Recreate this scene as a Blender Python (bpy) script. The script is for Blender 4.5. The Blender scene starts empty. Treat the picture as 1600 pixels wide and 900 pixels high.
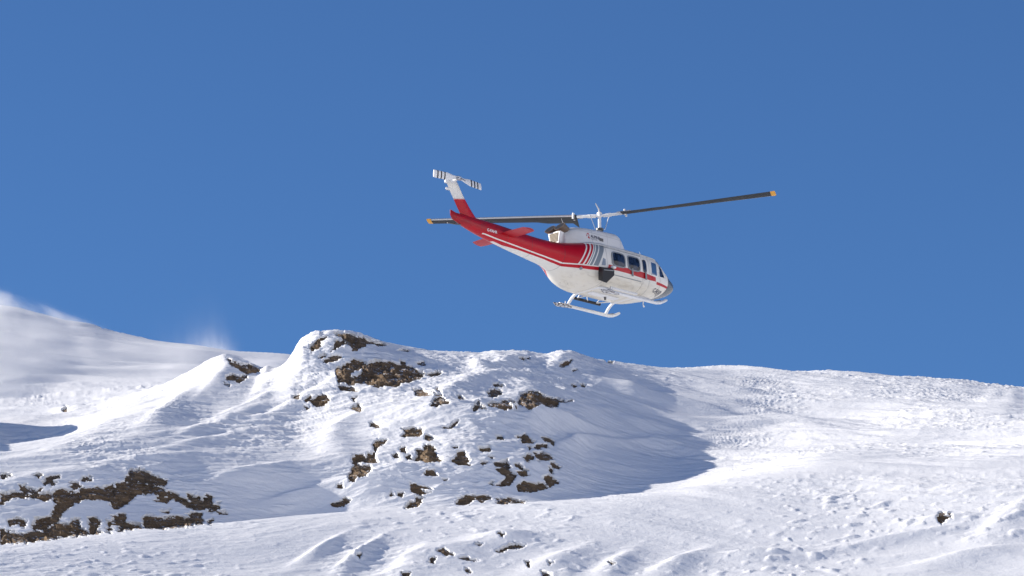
import bpy, bmesh, math, random
import numpy as np
from mathutils import Vector, Matrix, Euler
C = bpy.context.scene
COL = C.collection
R_ = math.radians
random.seed(4)

# ------------------------------------------------------------------ camera, world, sun, exposure
F_PX = 6660.0                      # focal length in pixels of a 1600 px wide frame
PITCH = R_(13.5)
cam = bpy.data.cameras.new('camera'); camo = bpy.data.objects.new('camera', cam); COL.objects.link(camo)
cam.sensor_width = 36.0; cam.lens = F_PX / 1600 * 36.0
cam.clip_start = 0.5; cam.clip_end = 12000
camo.location = (0, 0, 0); camo.rotation_euler = (math.pi/2 + PITCH, 0, 0)
C.camera = camo
SUN_EL = R_(21.0)
SUN_AZ = R_(-83.0)                 # measured from the view direction, negative = left
SDIR = Vector((math.sin(SUN_AZ)*math.cos(SUN_EL), math.cos(SUN_AZ)*math.cos(SUN_EL), math.sin(SUN_EL)))
w = bpy.data.worlds.new('World'); C.world = w; w.use_nodes = True
nt = w.node_tree; nt.nodes.clear()
sky = nt.nodes.new('ShaderNodeTexSky'); sky.sky_type = 'NISHITA'; sky.sun_disc = False
sky.sun_elevation = SUN_EL; sky.sun_rotation = SUN_AZ
sky.altitude = 2600; sky.air_density = 1.0; sky.dust_density = 0.0; sky.ozone_density = 7.8
bg = nt.nodes.new('ShaderNodeBackground'); bg.inputs[1].default_value = 0.066
out = nt.nodes.new('ShaderNodeOutputWorld')
nt.links.new(sky.outputs[0], bg.inputs[0]); nt.links.new(bg.outputs[0], out.inputs[0])
sl = bpy.data.lights.new('sun', 'SUN'); sl.energy = 3.8; sl.angle = R_(0.55); sl.color = (1.0, 0.93, 0.84)
so = bpy.data.objects.new('sun', sl); COL.objects.link(so)
so.rotation_euler = SDIR.to_track_quat('Z', 'Y').to_euler()
C.view_settings.view_transform = 'Standard'; C.view_settings.look = 'None'
C.view_settings.exposure = 0.95; C.view_settings.gamma = 1.0
C.cycles.max_bounces = 9; C.cycles.diffuse_bounces = 8; C.cycles.volume_bounces = 1

# ------------------------------------------------------------------ helpers
def tag(o, label=None, cat=None, group=None, kind=None):
    if label: o['label'] = label
    if cat: o['category'] = cat
    if group: o['group'] = group
    if kind: o['kind'] = kind
    return o

def mesh_np(name, V, Fq, mat, parent=None, smooth=True, tri=False):
    V = np.asarray(V, np.float32); Fq = np.asarray(Fq, np.int32)
    n = Fq.shape[1]
    me = bpy.data.meshes.new(name)
    me.vertices.add(len(V)); me.vertices.foreach_set('co', V.ravel())
    me.loops.add(Fq.size); me.loops.foreach_set('vertex_index', Fq.ravel())
    me.polygons.add(len(Fq)); me.polygons.foreach_set('loop_start', np.arange(0, Fq.size, n, dtype=np.int32))
    me.polygons.foreach_set('loop_total', np.full(len(Fq), n, np.int32))
    me.update(calc_edges=True); me.validate()
    if smooth: me.polygons.foreach_set('use_smooth', np.ones(len(me.polygons), bool))
    if mat: me.materials.append(mat)
    o = bpy.data.objects.new(name, me); COL.objects.link(o)
    if parent: o.parent = parent
    return o

class MB:                                              # collects shapes, links them as one mesh
    def __init__(s): s.v = []; s.f = []
    def add(s, v, f):
        b = len(s.v); s.v += [tuple(p) for p in v]; s.f += [tuple(i+b for i in q) for q in f]; return s
    def loft(s, rings, cap=True, closed=True):
        n = len(rings[0]); v = [p for r in rings for p in r]; f = []
        m = n if closed else n-1
        for i in range(len(rings)-1):
            for j in range(m):
                k = (j+1) % n
                f.append((i*n+j, i*n+k, (i+1)*n+k, (i+1)*n+j))
        if cap and closed:
            f.append(tuple(range(n-1, -1, -1))); b = (len(rings)-1)*n; f.append(tuple(b+i for i in range(n)))
        return s.add(v, f)
    def tube(s, pts, r, n=10, cap=True):
        pts = [Vector(p) for p in pts]; rr = r if isinstance(r, (list, tuple)) else [r]*len(pts)
        rings = []; up = Vector((0.13, 0.21, 1)).normalized()
        for i, p in enumerate(pts):
            t = (pts[min(i+1, len(pts)-1)] - pts[max(i-1, 0)]).normalized()
            a = t.cross(up)
            if a.length < 1e-3: a = t.cross(Vector((1, 0, 0)))
            a.normalize(); b = a.cross(t)
            rings.append([p + (a*math.cos(q*2*math.pi/n) + b*math.sin(q*2*math.pi/n))*rr[i] for q in range(n)])
        return s.loft(rings, cap)
    def box(s, c, d, rot=None, bev=0.0):
        x, y, z = [q/2 for q in d]; M = (rot or Matrix.Identity(3)).to_3x3(); c = Vector(c)
        if bev <= 0:
            vs = [(sx*x, sy*y, sz*z) for sx in (-1, 1) for sy in (-1, 1) for sz in (-1, 1)]
            fs = [(0,1,3,2),(4,6,7,5),(0,4,5,1),(2,3,7,6),(0,2,6,4),(1,5,7,3)]
            return s.add([c + M @ Vector(p) for p in vs], fs)
        rings = []
        for (zz, ins) in ((-z, bev), (-z+bev, 0), (z-bev, 0), (z, bev)):
            a, b = x-ins, y-ins; k = bev
            rings.append([c + M @ Vector((px, py, zz)) for px, py in ((a,-b+k),(a,b-k),(a-k,b),(-a+k,b),(-a,b-k),(-a,-b+k),(-a+k,-b),(a-k,-b))])
        return s.loft(rings)
    def build(s, name, mat, parent=None, smooth=True, ang=40):
        me = bpy.data.meshes.new(name); me.from_pydata([tuple(p) for p in s.v], [], s.f)
        bm = bmesh.new(); bm.from_mesh(me); bmesh.ops.recalc_face_normals(bm, faces=bm.faces[:]); bm.to_mesh(me); bm.free()
        if smooth:
            me.shade_smooth()
            me.set_sharp_from_angle(angle=R_(ang))
        if mat: me.materials.append(mat)
        o = bpy.data.objects.new(name, me); COL.objects.link(o)
        if parent: o.parent = parent
        return o

# --- node helper: tiny expression builder
class NB:
    def __init__(s, name):
        s.m = bpy.data.materials.new(name); s.m.use_nodes = True; s.t = s.m.node_tree; s.t.nodes.clear()
        s.out = s.t.nodes.new('ShaderNodeOutputMaterial')
    def n(s, typ, **kw):
        x = s.t.nodes.new(typ)
        for k, v in kw.items(): setattr(x, k, v)
        return x
    def put(s, sock, v):
        if isinstance(v, bpy.types.NodeSocket): s.t.links.new(v, sock)
        elif v is not None: sock.default_value = v
    def math(s, op, a, b=None, c=None, clamp=False):
        x = s.n('ShaderNodeMath', operation=op, use_clamp=clamp)
        s.put(x.inputs[0], a)
        if b is not None: s.put(x.inputs[1], b)
        if c is not None: s.put(x.inputs[2], c)
        return x.outputs[0]
    def mul(s, a, b): return s.math('MULTIPLY', a, b)
    def add(s, a, b): return s.math('ADD', a, b)
    def sub(s, a, b): return s.math('SUBTRACT', a, b)
    def step(s, a, edge, soft=0.004):                  # 1 where a > edge
        return s.math('MULTIPLY_ADD', s.sub(a, edge), 0.5/soft, 0.5, clamp=True)
    def band(s, a, lo, hi, soft=0.004): return s.mul(s.step(a, lo, soft), s.sub(1.0, s.step(a, hi, soft)))
    def mix(s, f, a, b):
        x = s.n('ShaderNodeMix', data_type='RGBA')
        s.put(x.inputs[0], f)
        for i, v in ((6, a), (7, b)):
            if isinstance(v, tuple) and len(v) == 3: v = (*v, 1)
            s.put(x.inputs[i], v)
        return x.outputs[2]
    def coord(s, kind='Object'): return s.n('ShaderNodeTexCoord').outputs[kind]
    def sep(s, v):
        x = s.n('ShaderNodeSeparateXYZ'); s.put(x.inputs[0], v); return x.outputs
    def mapping(s, v, scale=(1,1,1), rot=(0,0,0), loc=(0,0,0)):
        x = s.n('ShaderNodeMapping'); s.put(x.inputs[0], v); x.inputs['Scale'].default_value = scale
        x.inputs['Rotation'].default_value = rot; x.inputs['Location'].default_value = loc; return x.outputs[0]
    def noise(s, v, scale, detail=4, rough=0.5, dist=0.0):
        x = s.n('ShaderNodeTexNoise'); s.put(x.inputs['Vector'], v); x.inputs['Scale'].default_value = scale
        x.inputs['Detail'].default_value = detail; x.inputs['Roughness'].default_value = rough
        x.inputs['Distortion'].default_value = dist; return x.outputs[0]
    def ramp(s, f, stops):
        x = s.n('ShaderNodeValToRGB'); s.put(x.inputs[0], f); e = x.color_ramp.elements
        while len(e) < len(stops): e.new(0.5)
        for q, (p, c) in zip(e, stops): q.position = p; q.color = (*c, 1) if len(c) == 3 else c
        return x.outputs[0]
    def curve(s, x, pts, x0, x1, y0, y1):              # piecewise linear function of x
        t = s.math('DIVIDE', s.sub(x, x0), x1-x0)
        c = s.n('ShaderNodeFloatCurve'); s.put(c.inputs['Value'], t); cu = c.mapping.curves[0]
        P = [((a-x0)/(x1-x0), (b-y0)/(y1-y0)) for a, b in pts]
        while len(cu.points) < len(P): cu.points.new(0.5, 0.5)
        for q, (a, b) in zip(cu.points, P): q.location = (a, b); q.handle_type = 'VECTOR'
        c.mapping.update()
        return s.math('MULTIPLY_ADD', c.outputs[0], y1-y0, y0)
    def bsdf(s, col, rough=0.5, bump=None, bstr=0.3, bdist=0.02, **kw):
        b = s.n('ShaderNodeBsdfPrincipled')
        if isinstance(col, tuple) and len(col) == 3: col = (*col, 1)
        s.put(b.inputs['Base Color'], col); s.put(b.inputs['Roughness'], rough)
        for k, v in kw.items(): s.put(b.inputs[k], v)
        if bump is not None:
            q = s.n('ShaderNodeBump'); q.inputs['Strength'].default_value = bstr; q.inputs['Distance'].default_value = bdist
            s.put(q.inputs['Height'], bump); s.t.links.new(q.outputs[0], b.inputs['Normal'])
        s.t.links.new(b.outputs[0], s.out.inputs[0]); return s.m

def simple(name, col, rough=0.5, metal=0.0, var=0.12, scale=6.0, **kw):
    b = NB(name); co = b.coord(); n = b.noise(co, scale, 5, 0.6)
    lo = tuple(c*(1-var) for c in col); hi = tuple(min(1, c*(1+var)) for c in col)
    return b.bsdf(b.mix(n, lo, hi), rough, Metallic=metal, **kw)

# ------------------------------------------------------------------ numpy gradient noise
_rng = np.random.RandomState(7); _perm = _rng.permutation(4096).astype(np.int64)
_ga = _rng.rand(4096)*2*np.pi; _gx = np.cos(_ga); _gy = np.sin(_ga)
def pn(x, y, seed=0):
    xi = np.floor(x).astype(np.int64); yi = np.floor(y).astype(np.int64); fx = x-xi; fy = y-yi
    u = fx*fx*fx*(fx*(fx*6-15)+10); v = fy*fy*fy*(fy*(fy*6-15)+10)
    def g(ix, iy, dx, dy):
        h = _perm[(_perm[(ix+seed*131) & 4095] + iy) & 4095]; return _gx[h]*dx + _gy[h]*dy
    a = g(xi, yi, fx, fy); b = g(xi+1, yi, fx-1, fy); c = g(xi, yi+1, fx, fy-1); d = g(xi+1, yi+1, fx-1, fy-1)
    return (a + u*(b-a) + v*((c + u*(d-c)) - (a + u*(b-a))))*1.5
def fbm(x, y, o=4, seed=0, g=0.5):
    s = 0; a = 1
    for i in range(o): s = s + a*pn(x*2**i + 17.3*i, y*2**i - 9.1*i, seed+i); a *= g
    return s
def sst(x, a, b):
    t = np.clip((x-a)/(b-a), 0, 1); return t*t*(3-2*t)

# ------------------------------------------------------------------ terrain
cP, sP = math.cos(PITCH), math.sin(PITCH)
def px_elev(u, v):                                     # photo pixel -> (azimuth, tan of elevation)
    X = (u-800)/F_PX; Z = (450-v)/F_PX
    yy = cP - Z*sP; return np.arctan2(X, yy), (sP + Z*cP)/np.hypot(X, yy)
def world_px(x, y, z):
    dpt = y*cP + z*sP; return 800 + F_PX*x/dpt, 450 - F_PX*(-y*sP + z*cP)/dpt

# profile lines of the hill from near to far: (u, v, horizontal distance)
LINES = [
 [(-600,1010,181),(0,990,182),(800,985,183),(1600,985,184),(2200,985,184)],
 [(-600,930,187),(0,905,189),(400,905,190),(800,900,190.5),(1200,900,191),(1600,900,191),(2200,900,191)],
 [(-600,880,192),(0,849,194),(200,829,195.5),(340,818,196.5),(400,812,197),(500,803,198),(640,793,199),(800,785,199.5),(880,780,199.5),(950,775,199.5),(1050,767,200),(1150,755,200.5),(1300,748,200.5),(1450,745,200),(1600,742,199.5),(2200,730,199)],
 [(-600,892,196),(0,856,197),(200,836,198.5),(340,828,200),(400,826,201),(500,818,202),(640,801,202),(800,794,202.5),(880,792,203),(950,784,203.6),(1050,771,203.8),(1150,745,205),(1300,727,203.5),(1450,724,203),(1600,720,203),(2200,705,203)],
 [(-600,790,202),(0,738,202),(150,734,202.5),(350,738,204),(450,735,205),(550,725,205.5),(700,715,205.5),(820,712,206.5),(870,712,208),(940,722,209.7),(1030,726,211.5),(1150,718,212.6),(1300,700,212.8),(1450,690,212.8),(1600,682,212),(2200,665,211)],
 [(-600,750,207),(0,699,208.5),(90,686,209),(170,664,210.5),(260,648,211.8),(350,650,212.3),(450,650,212.5),(550,645,211.5),(700,638,210.5),(820,640,212),(880,642,214),(960,652,216.8),(1060,658,219.6),(1200,656,222),(1320,650,222.4),(1450,644,221.7),(1600,642,221),(2200,620,221)],
 [(-600,752,213),(0,701,214),(90,688,215),(170,655,215),(260,622,218),(310,600,219.3),(350,592,219),(420,603,218.3),(470,585,217.2),(550,585,216.4),(700,590,217),(820,592,219),(900,595,221.8),(1000,605,224.6),(1100,608,227),(1250,610,228.6),(1400,612,228.6),(1500,618,228),(1600,626,227.2),(2200,610,227)],
 [(-600,690,228),(0,650,226),(100,645,226),(200,622,226),(260,600,226.5),(300,580,225.5),(330,564,225),(352,558,224.5),(395,570,224.2),(425,580,223),(445,573,222),(458,560,221),(464,543,220.8),(474,529,220.6),(492,521.5,220.5),(520,519,220.5),(560,524,221.5),(600,535,222.5),(640,543,223.5),(700,549,224.5),(750,551,225.5),(775,548,225.5),(800,550,226),(850,556,227.5),(880,552,228),(900,555,229),(940,565,230),(1000,571,232),(1050,574,233.5),(1150,574.5,235.5),(1250,580,236.5),(1350,586,236.7),(1450,593,236.3),(1520,599,235.8),(1560,603,235.5),(1600,607,235),(2200,650,237)],
 [(-600,660,236),(0,632,236),(100,622,238),(200,612,238),(300,600,236),(352,590,234),(445,590,231),(520,560,227),(800,580,233),(1150,600,246),(1600,640,247),(2200,680,247)],
 [(-600,600,262),(0,585,262),(200,588,262),(400,590,262),(520,610,262),(800,640,262),(1600,700,262),(2200,740,262)],
 [(-600,440,330),(-100,466,320),(0,478,318),(50,490,316),(100,502,314),(140,509,312),(180,520,310),(250,535,306),(300,542,303),(350,550,300),(400,555,298),(450,559,296),(560,575,294),(800,640,300),(1600,720,300),(2200,760,300)],
 [(-600,500,390),(0,530,380),(400,620,370),(800,680,370),(2200,800,370)],
 [(-600,800,600),(800,900,600),(2200,900,600)],
]
def catmull1(xs, ys, x):                               # smooth monotone interpolation
    xs = np.asarray(xs, float); ys = np.asarray(ys, float); h = np.diff(xs); d = np.diff(ys)/h
    m = np.zeros(len(xs)); m[0] = d[0]; m[-1] = d[-1]
    same = d[:-1]*d[1:] > 0
    m[1:-1] = np.where(same, 2*d[:-1]*d[1:]/np.where(same, d[:-1]+d[1:], 1), 0)
    x = np.clip(x, xs[0], xs[-1]); i = np.clip(np.searchsorted(xs, x)-1, 0, len(xs)-2); t = (x-xs[i])/h[i]
    return ((2*t**3-3*t**2+1)*ys[i] + (t**3-2*t**2+t)*h[i]*m[i] + (-2*t**3+3*t**2)*ys[i+1] + (t**3-t**2)*h[i]*m[i+1])
dense_u = np.linspace(-90, 1690, 1150)
side = np.cumsum(np.geomspace(2.5, 900, 46))
az_u = np.arctan((dense_u-800)/F_PX/cP)
step0 = az_u[1]-az_u[0]
gs = np.cumsum(step0*np.geomspace(1.2, 95, 62)); gs = gs*(math.pi-az_u[-1])/gs[-1]
AZ = np.concatenate([az_u[0]-gs[::-1][:-0 or None], az_u, az_u[-1]+gs])
NC = len(AZ)
U0 = 800 + F_PX*np.tan(np.clip(AZ, -0.35, 0.35))*cP
D = []; ZZ = []
D.append(np.full(NC, 1.5)); ZZ.append(np.full(NC, -1.72))
D.append(np.full(NC, 60.)); ZZ.append(np.full(NC, 3.0))
D.append(np.full(NC, 140.)); ZZ.append(np.full(NC, 15.5))
for L in LINES:
    us, vs, ds = zip(*L); u = U0.copy()
    for _ in range(3):
        v = catmull1(us, vs, u); u = 800 + F_PX*np.tan(np.clip(AZ, -0.35, 0.35))*(cP - (450-v)/F_PX*sP)
    d = catmull1(us, ds, u); _, te = px_elev(np.clip(u, -1500, 3000), v)
    D.append(d); ZZ.append(d*te)
az_d = np.degrees(AZ)                                  # unseen mountains added right and behind the viewer to bounce sunlight into shade
mt = np.where(az_d > 0, sst(az_d, 20, 52), 1-sst(az_d, -165, -128))*(1 + .16*np.sin(az_d*.17+1) + .10*np.sin(az_d*.41) + .05*np.sin(az_d*1.13))
D.append(np.full(NC, 1200.)); ZZ.append(60 + mt*150.)
D.append(np.full(NC, 2100.)); ZZ.append(40 + mt*590.)
D.append(np.full(NC, 4000.)); ZZ.append(20 + mt*300.)
D.append(np.full(NC, 9000.)); ZZ.append(np.full(NC, 0.))
D = np.array(D); ZZ = np.array(ZZ)
fade = 1 - sst(np.abs(AZ), 0.22, 0.9)                  # away from the view the hill flattens into open snow
base = np.interp(D.mean(1), [0, 60, 140, 200, 330, 600, 1200, 9000], [-1.72, 2, 9, 16, 20, 20, 40, 0])[:, None]
MTZ = ZZ.copy(); ZZ = ZZ*fade + base*(1-fade); ZZ[-4:] = MTZ[-4:]
rows = [14, 20, 20, 14, 140, 14, 150, 105, 80, 110, 24, 24, 100, 24, 10, 14, 12, 8]
K = len(D)
T = [0.0]
for k in range(K-1):
    n = rows[k] if k < len(rows) else 6
    T += list(k + np.arange(1, n+1)/n)
T = np.array(T); NR = len(T)
ki = np.clip(np.floor(T).astype(int), 0, K-2); tf = T-ki
Rr = D[ki]*(1-tf)[:, None] + D[ki+1]*tf[:, None]
# monotone cubic in (distance, height) for every column
h = np.diff(D, axis=0); s_ = np.diff(ZZ, axis=0)/h
m = np.zeros_like(D); m[0] = s_[0]; m[-1] = s_[-1]
hm = np.where(s_[:-1]*s_[1:] > 0, 2*s_[:-1]*s_[1:]/np.where(np.abs(s_[:-1]+s_[1:]) < 1e-9, 1, s_[:-1]+s_[1:]), 0)
m[1:-1] = hm*0.6 + 0.4*np.clip((s_[:-1]+s_[1:])/2, -1, 1)*(np.sign(s_[:-1]*s_[1:]) > 0)
t = tf[:, None]; H = h[ki]
Zg = (2*t**3-3*t**2+1)*ZZ[ki] + (t**3-2*t**2+t)*H*m[ki] + (-2*t**3+3*t**2)*ZZ[ki+1] + (t**3-t**2)*H*m[ki+1]
Xg = Rr*np.sin(AZ)[None]; Yg = Rr*np.cos(AZ)[None]
near = sst(Rr, 170, 186)*(1-sst(Rr, 245, 262)) * (np.abs(AZ) < 0.5)[None]
far = sst(Rr, 245, 262)*(1-sst(Rr, 340, 420))
UU, VV = world_px(Xg, Yg, Zg)

# --- sculpted drifts plus an unseen bump added for its shadow, given where they lie on the hill: (u, v, length px, width px, angle deg up-right, height m)
BUMPS = [
 (300,612,70,14,38,0.3),(335,600,40,10,48,0.25),(262,640,60,9,30,0.25),(400,632,90,8,22,0.35),(360,658,100,8,18,0.3),
 (330,690,110,7,12,0.25),(430,600,40,12,35,0.5),(415,588,22,9,60,0.4),(470,568,20,22,60,0.55),(500,545,30,14,10,0.25),
 (500,612,60,8,30,0.35),(540,590,14,18,-60,0.35),(455,640,80,7,20,0.3),(560,650,90,7,10,0.25),(520,690,30,22,50,0.3),
 (535,665,60,7,25,0.3),(600,640,60,9,5,0.2),(690,640,80,7,6,0.35),(800,652,90,9,-4,0.55),(760,592,80,8,8,0.3),
 (790,566,40,10,20,0.15),(748,572,9,16,75,0.3),(880,562,40,8,20,0.12),(700,612,40,9,15,0.3),(840,610,60,10,-12,0.3),
 (610,745,60,14,10,0.5),(560,760,45,12,0,0.4),(480,770,60,9,12,0.3),(420,735,90,8,8,0.25),(240,720,120,7,4,0.2),
 (140,778,60,10,8,0.2),(860,655,110,7,-14,0.4),(1020,620,150,6,-14,0.35),(1130,636,130,9,-10,0.2),(1230,655,110,10,-14,0.14),(-125,684,66,20,3,3.6),(-60,690,40,8,10,0.8),(950,590,25,6,-15,.25),(930,640,40,7,-10,.3),(985,610,25,6,-20,.2),(900,690,30,8,10,.25),(1050,690,50,7,-5,.2),(1000,660,40,6,-12,.2),  # the tall bump out of view at left is added to cast a shadow
 (1120,600,120,5,-12,0.25),(960,690,90,6,-4,0.2),(1580,625,16,22,-55,0.12),(1555,618,12,16,-60,0.08),
 (790,842,50,9,2,0.38),(700,865,70,16,6,0.36),(640,880,40,16,30,0.2),(870,880,60,16,20,0.28),(960,884,40,14,30,0.25),
 (560,868,40,8,35,0.35),(500,858,40,7,30,0.25),(1060,880,50,10,20,0.35),(1470,815,60,7,6,0.3),(1570,815,60,18,35,0.22),
 (1180,868,80,7,4,0.3),(1400,842,120,5,10,0.25),(1500,872,80,8,10,0.3),(60,660,90,8,3,0.35),(110,642,30,5,0,0.3),
 (90,704,90,6,10,0.2),(200,690,60,7,10,0.2),
]
dz = np.zeros_like(Zg)
for (bu, bv, ln, wd, an, hh) in BUMPS:
    if 200 < bu < 620 and bv < 700: hh *= .72
    a = R_(an); du = UU-bu; dv = -(VV-bv)
    p = (du*math.cos(a)+dv*math.sin(a))/ln; q = (-du*math.sin(a)+dv*math.cos(a))/wd
    q = q*(1+0.35*np.tanh(q*1.5))                      # steeper on one side
    dz += hh*np.exp(-(p*p)*1.1 - q*q)*near
# --- wind carving
Sg = Yg + 1.0*Zg                                      # runs up the slope
lat = UU/1600.0
def aniso(sx, sy, ang, o, seed, g=0.5):
    a = R_(ang); p = Xg*math.cos(a)+Sg*math.sin(a); q = -Xg*math.sin(a)+Sg*math.cos(a)
    wv = 0.9*pn(Xg*0.12, Yg*0.12, seed+50)
    return fbm(p/sx + 0.15*wv, q/sy + wv, o, seed, g)
wl = 1-sst(UU, 620, 980); wr = 1-wl
msk = (Rr > 150) & (Rr < 420) & (np.abs(AZ)[None] < 0.35)
big = wl*aniso(9, 2.6, 17, 4, 1, 0.42) + wr*aniso(11, 2.8, -15, 4, 5, 0.42)
rid = 1-np.abs(wl*aniso(4.2, 0.95, 20, 3, 9) + wr*aniso(6.0, 0.95, -14, 3, 13))
fine = wl*aniso(1.6, 0.4, 18, 3, 17) + wr*aniso(2.2, 0.4, -14, 3, 21)
rough = 0.35 + 0.65*sst(pn(Xg*0.16, Yg*0.16, 31), -0.25, 0.35)     # some areas are smooth, others carved
fore = sst(VV, 760, 800)*near                                       # hard wind crust nearest the camera
smooth_bowl = sst(UU, 880, 960)*(1-sst(UU, 1300, 1450))*sst(VV, 575, 600)*(1-sst(VV, 740, 775))*near
amp = near
lump = aniso(1.7, 0.8, 16, 2, 41); lump = np.maximum(0, lump-0.42)
lump2 = aniso(0.8, 0.42, 14, 2, 47); lump2 = np.maximum(0, lump2-0.44)
lm = sst(fbm(Xg*0.13, Yg*0.13, 2, 60), -0.3, 0.35)
crisp = 1-np.abs(wl*aniso(1.5, 0.42, 14, 3, 111, .55) + wr*aniso(2.0, 0.40, -10, 3, 115, .55))
calm = 1 - 0.62*fore*(1-0.5*sst(VV, 850, 880)*sst(UU, 450, 600))
farR = sst(UU, 1040, 1160)*(1-sst(VV, 700, 735))*near
dz += amp*calm*((0.17+.09*farR)*big + 0.09*(1-.6*smooth_bowl)*(rid**3-0.5)*rough + 0.03*fine*rough + (0.05+.03*farR)*(np.clip(crisp, 0, 1)**4-.3)*rough)
dz += near*(0.24*fore + 0.02*rough*(1-smooth_bowl))*(0.70*lump*lm + 0.50*lump2*(.35+.65*lm))
crust = sst(UU, 1050, 1150)*sst(VV, 640, 720)*near
dz += crust*(0.10*lump*lm + 0.08*lump2*lm)
lpl = sst(UU, 440, 470)*(1-sst(UU, 560, 620))*(1-sst(VV, 600, 640)) + sst(UU, 560, 600)*(1-sst(UU, 900, 960))*sst(VV, 540, 560)
bowl_edge = sst(UU, 980, 1060)*(1-sst(UU, 1230, 1330))*sst(VV, 640, 670)*(1-sst(VV, 715, 750))*near
dz += bowl_edge*(.09*np.maximum(0, fbm(Xg*.35, Sg*.8, 3, 180, .5)))
leftsl = sst(UU, 180, 320)*(1-sst(UU, 480, 600))*sst(VV, 600, 640)*(1-sst(VV, 735, 760))*near
dz += leftsl*.045*(np.clip(1-np.abs(aniso(4.5, .5, 17, 2, 190, .45)), 0, 1)**3-.4)
dz += near*np.clip(lpl, 0, 1)*(1-sst(VV, 745, 785))*(0.05*fbm(Xg*0.9, Sg*0.8, 3, 70) + (0.045+.06*(1-sst(VV, 590, 640)))*(0.35-np.abs(fbm(Xg*0.7+.35*Sg, Sg*1.1, 4, 170, .6))))
dz += far*(0.35*aniso(30, 9, 10, 3, 80, 0.4) + 0.05*aniso(7, 2.5, 12, 2, 84))
dz += ((Rr > 400)*3.0*fbm(Xg*0.004, Yg*0.004, 3, 90)*sst(Rr, 400, 900)) + (Rr < 175)*0.12*fbm(Xg*0.2, Yg*0.2, 3, 95)*(1-sst(Rr, 140, 175))*sst(Rr, 4, 20)
Zg = Zg + dz
Pg = np.stack([Xg, Yg, Zg], -1)
idx = np.arange(NR*NC).reshape(NR, NC)
quads = np.stack([idx[:-1, :-1], idx[:-1, 1:], idx[1:, 1:], idx[1:, :-1]], -1).reshape(-1, 4)[:, ::-1]
V = Pg.reshape(-1, 3)

def snow_mat():
    b = NB('wind_packed_snow'); co = b.coord()
    n1 = b.noise(b.mapping(co, (1, 1, 1)), 0.5, 3); n2 = b.noise(co, 9, 5, 0.65)
    wv = b.noise(b.mapping(co, (0.5, 1.6, 1), (0, 0, R_(-20))), 3.2, 5, 0.6, 0.4)
    col = b.mix(n1, (0.90, 0.90, 0.90), (0.94, 0.938, 0.93))
    hgt = b.add(b.mul(n2, 0.5), wv)
    return b.bsdf(col, 0.55, bump=hgt, bstr=0.55, bdist=0.06, **{'Specular IOR Level': 0.35})
SNOW = snow_mat()
ground = mesh_np('snow_slope', V, quads, SNOW)
tag(ground, kind='structure')

# ------------------------------------------------------------------ locating photo features on the hill
UUf, VVf = world_px(Pg[..., 0], Pg[..., 1], Pg[..., 2])
r_lo = int(np.searchsorted(T, 3.5)); r_hi = int(np.searchsorted(T, 10.0))
c_lo, c_hi = 62-2, 62+1150+2
subV = VVf[r_lo:r_hi]; run = np.minimum.accumulate(subV, axis=0)
def locate_many(us, vs):                               # first surface seen through the given photo pixels
    us = np.asarray(us, float); vs = np.asarray(vs, float); outp = np.zeros((len(us), 3))
    az, _ = px_elev(us, vs); cf = np.interp(az, AZ, np.arange(NC)); c0 = np.floor(cf).astype(int); fr = cf-c0
    for s in range(len(us)):
        acc = 0
        for c, wt in ((c0[s], 1-fr[s]), (c0[s]+1, fr[s])):
            col = run[:, c]; i = int(np.searchsorted(-col, -vs[s])); i = min(max(i, 1), len(col)-1)
            a, bb = col[i-1], col[i]; q = 0 if a == bb else (a-vs[s])/(a-bb); q = min(max(q, 0), 1)
            acc = acc + wt*(Pg[r_lo+i-1, c]*(1-q) + Pg[r_lo+i, c]*q)
        outp[s] = acc
    return outp
# ------------------------------------------------------------------ rocks traced from the photograph, laid on the hill
def rock_mat(name, a, b_, c):
    b = NB(name); co = b.coord(); geo = b.n('ShaderNodeNewGeometry'); n1 = b.noise(co, 1.3, 5, .65); n2 = b.noise(b.mapping(co, (.6, .6, 4.5), (0, R_(14), 0)), 2.6, 6, .7, .5)
    col = b.ramp(n2, [(.28, a), (.5, b_), (.72, c)]); col = b.mix(b.mul(n1, .5), col, tuple(q*.45 for q in a))
    nz = b.sep(geo.outputs['Normal'])[2]; n3 = b.noise(co, 5, 4, .7)
    n4 = b.noise(b.mapping(co, (1, 1, 5), (0, R_(10), 0)), 2.4, 5, .7, .5)
    sn = b.math('MAXIMUM', b.mul(b.step(nz, 0.80, .08), b.step(n3, .57, .03)), b.mul(b.step(nz, 0.45, .1), b.step(n4, .63, .02)))
    col = b.mix(sn, col, (.8, .82, .85))
    return b.bsdf(col, .9, bump=b.add(n2, b.mul(n3, .6)), bstr=.9, bdist=.10)
RM = {'d': rock_mat('dark_schist', (.065,.047,.031), (.165,.115,.072), (.29,.21,.135)),
      'b': rock_mat('brown_schist', (.08,.054,.031), (.21,.138,.078), (.34,.24,.145)),
      'o': rock_mat('ochre_rock', (.10,.064,.034), (.22,.148,.084), (.34,.24,.145))}
CR = {'B': (300,480,.25), 'C': (640,520,.25), 'D': (480,620,.2625), 'E': (0,675,.25), 'G': (400,740,.375), 'H': (1000,540,.378), 'A': (0,450,.25)}
def P2(c, s):
    ox, oy, k = CR[c]; q = [float(t_) for t_ in s.replace(';', ' ').replace(',', ' ').split()]
    return np.array([(ox+q[i]*k, oy+q[i+1]*k) for i in range(0, len(q), 2)])
TOP = 'rocks showing through the snow'
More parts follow.
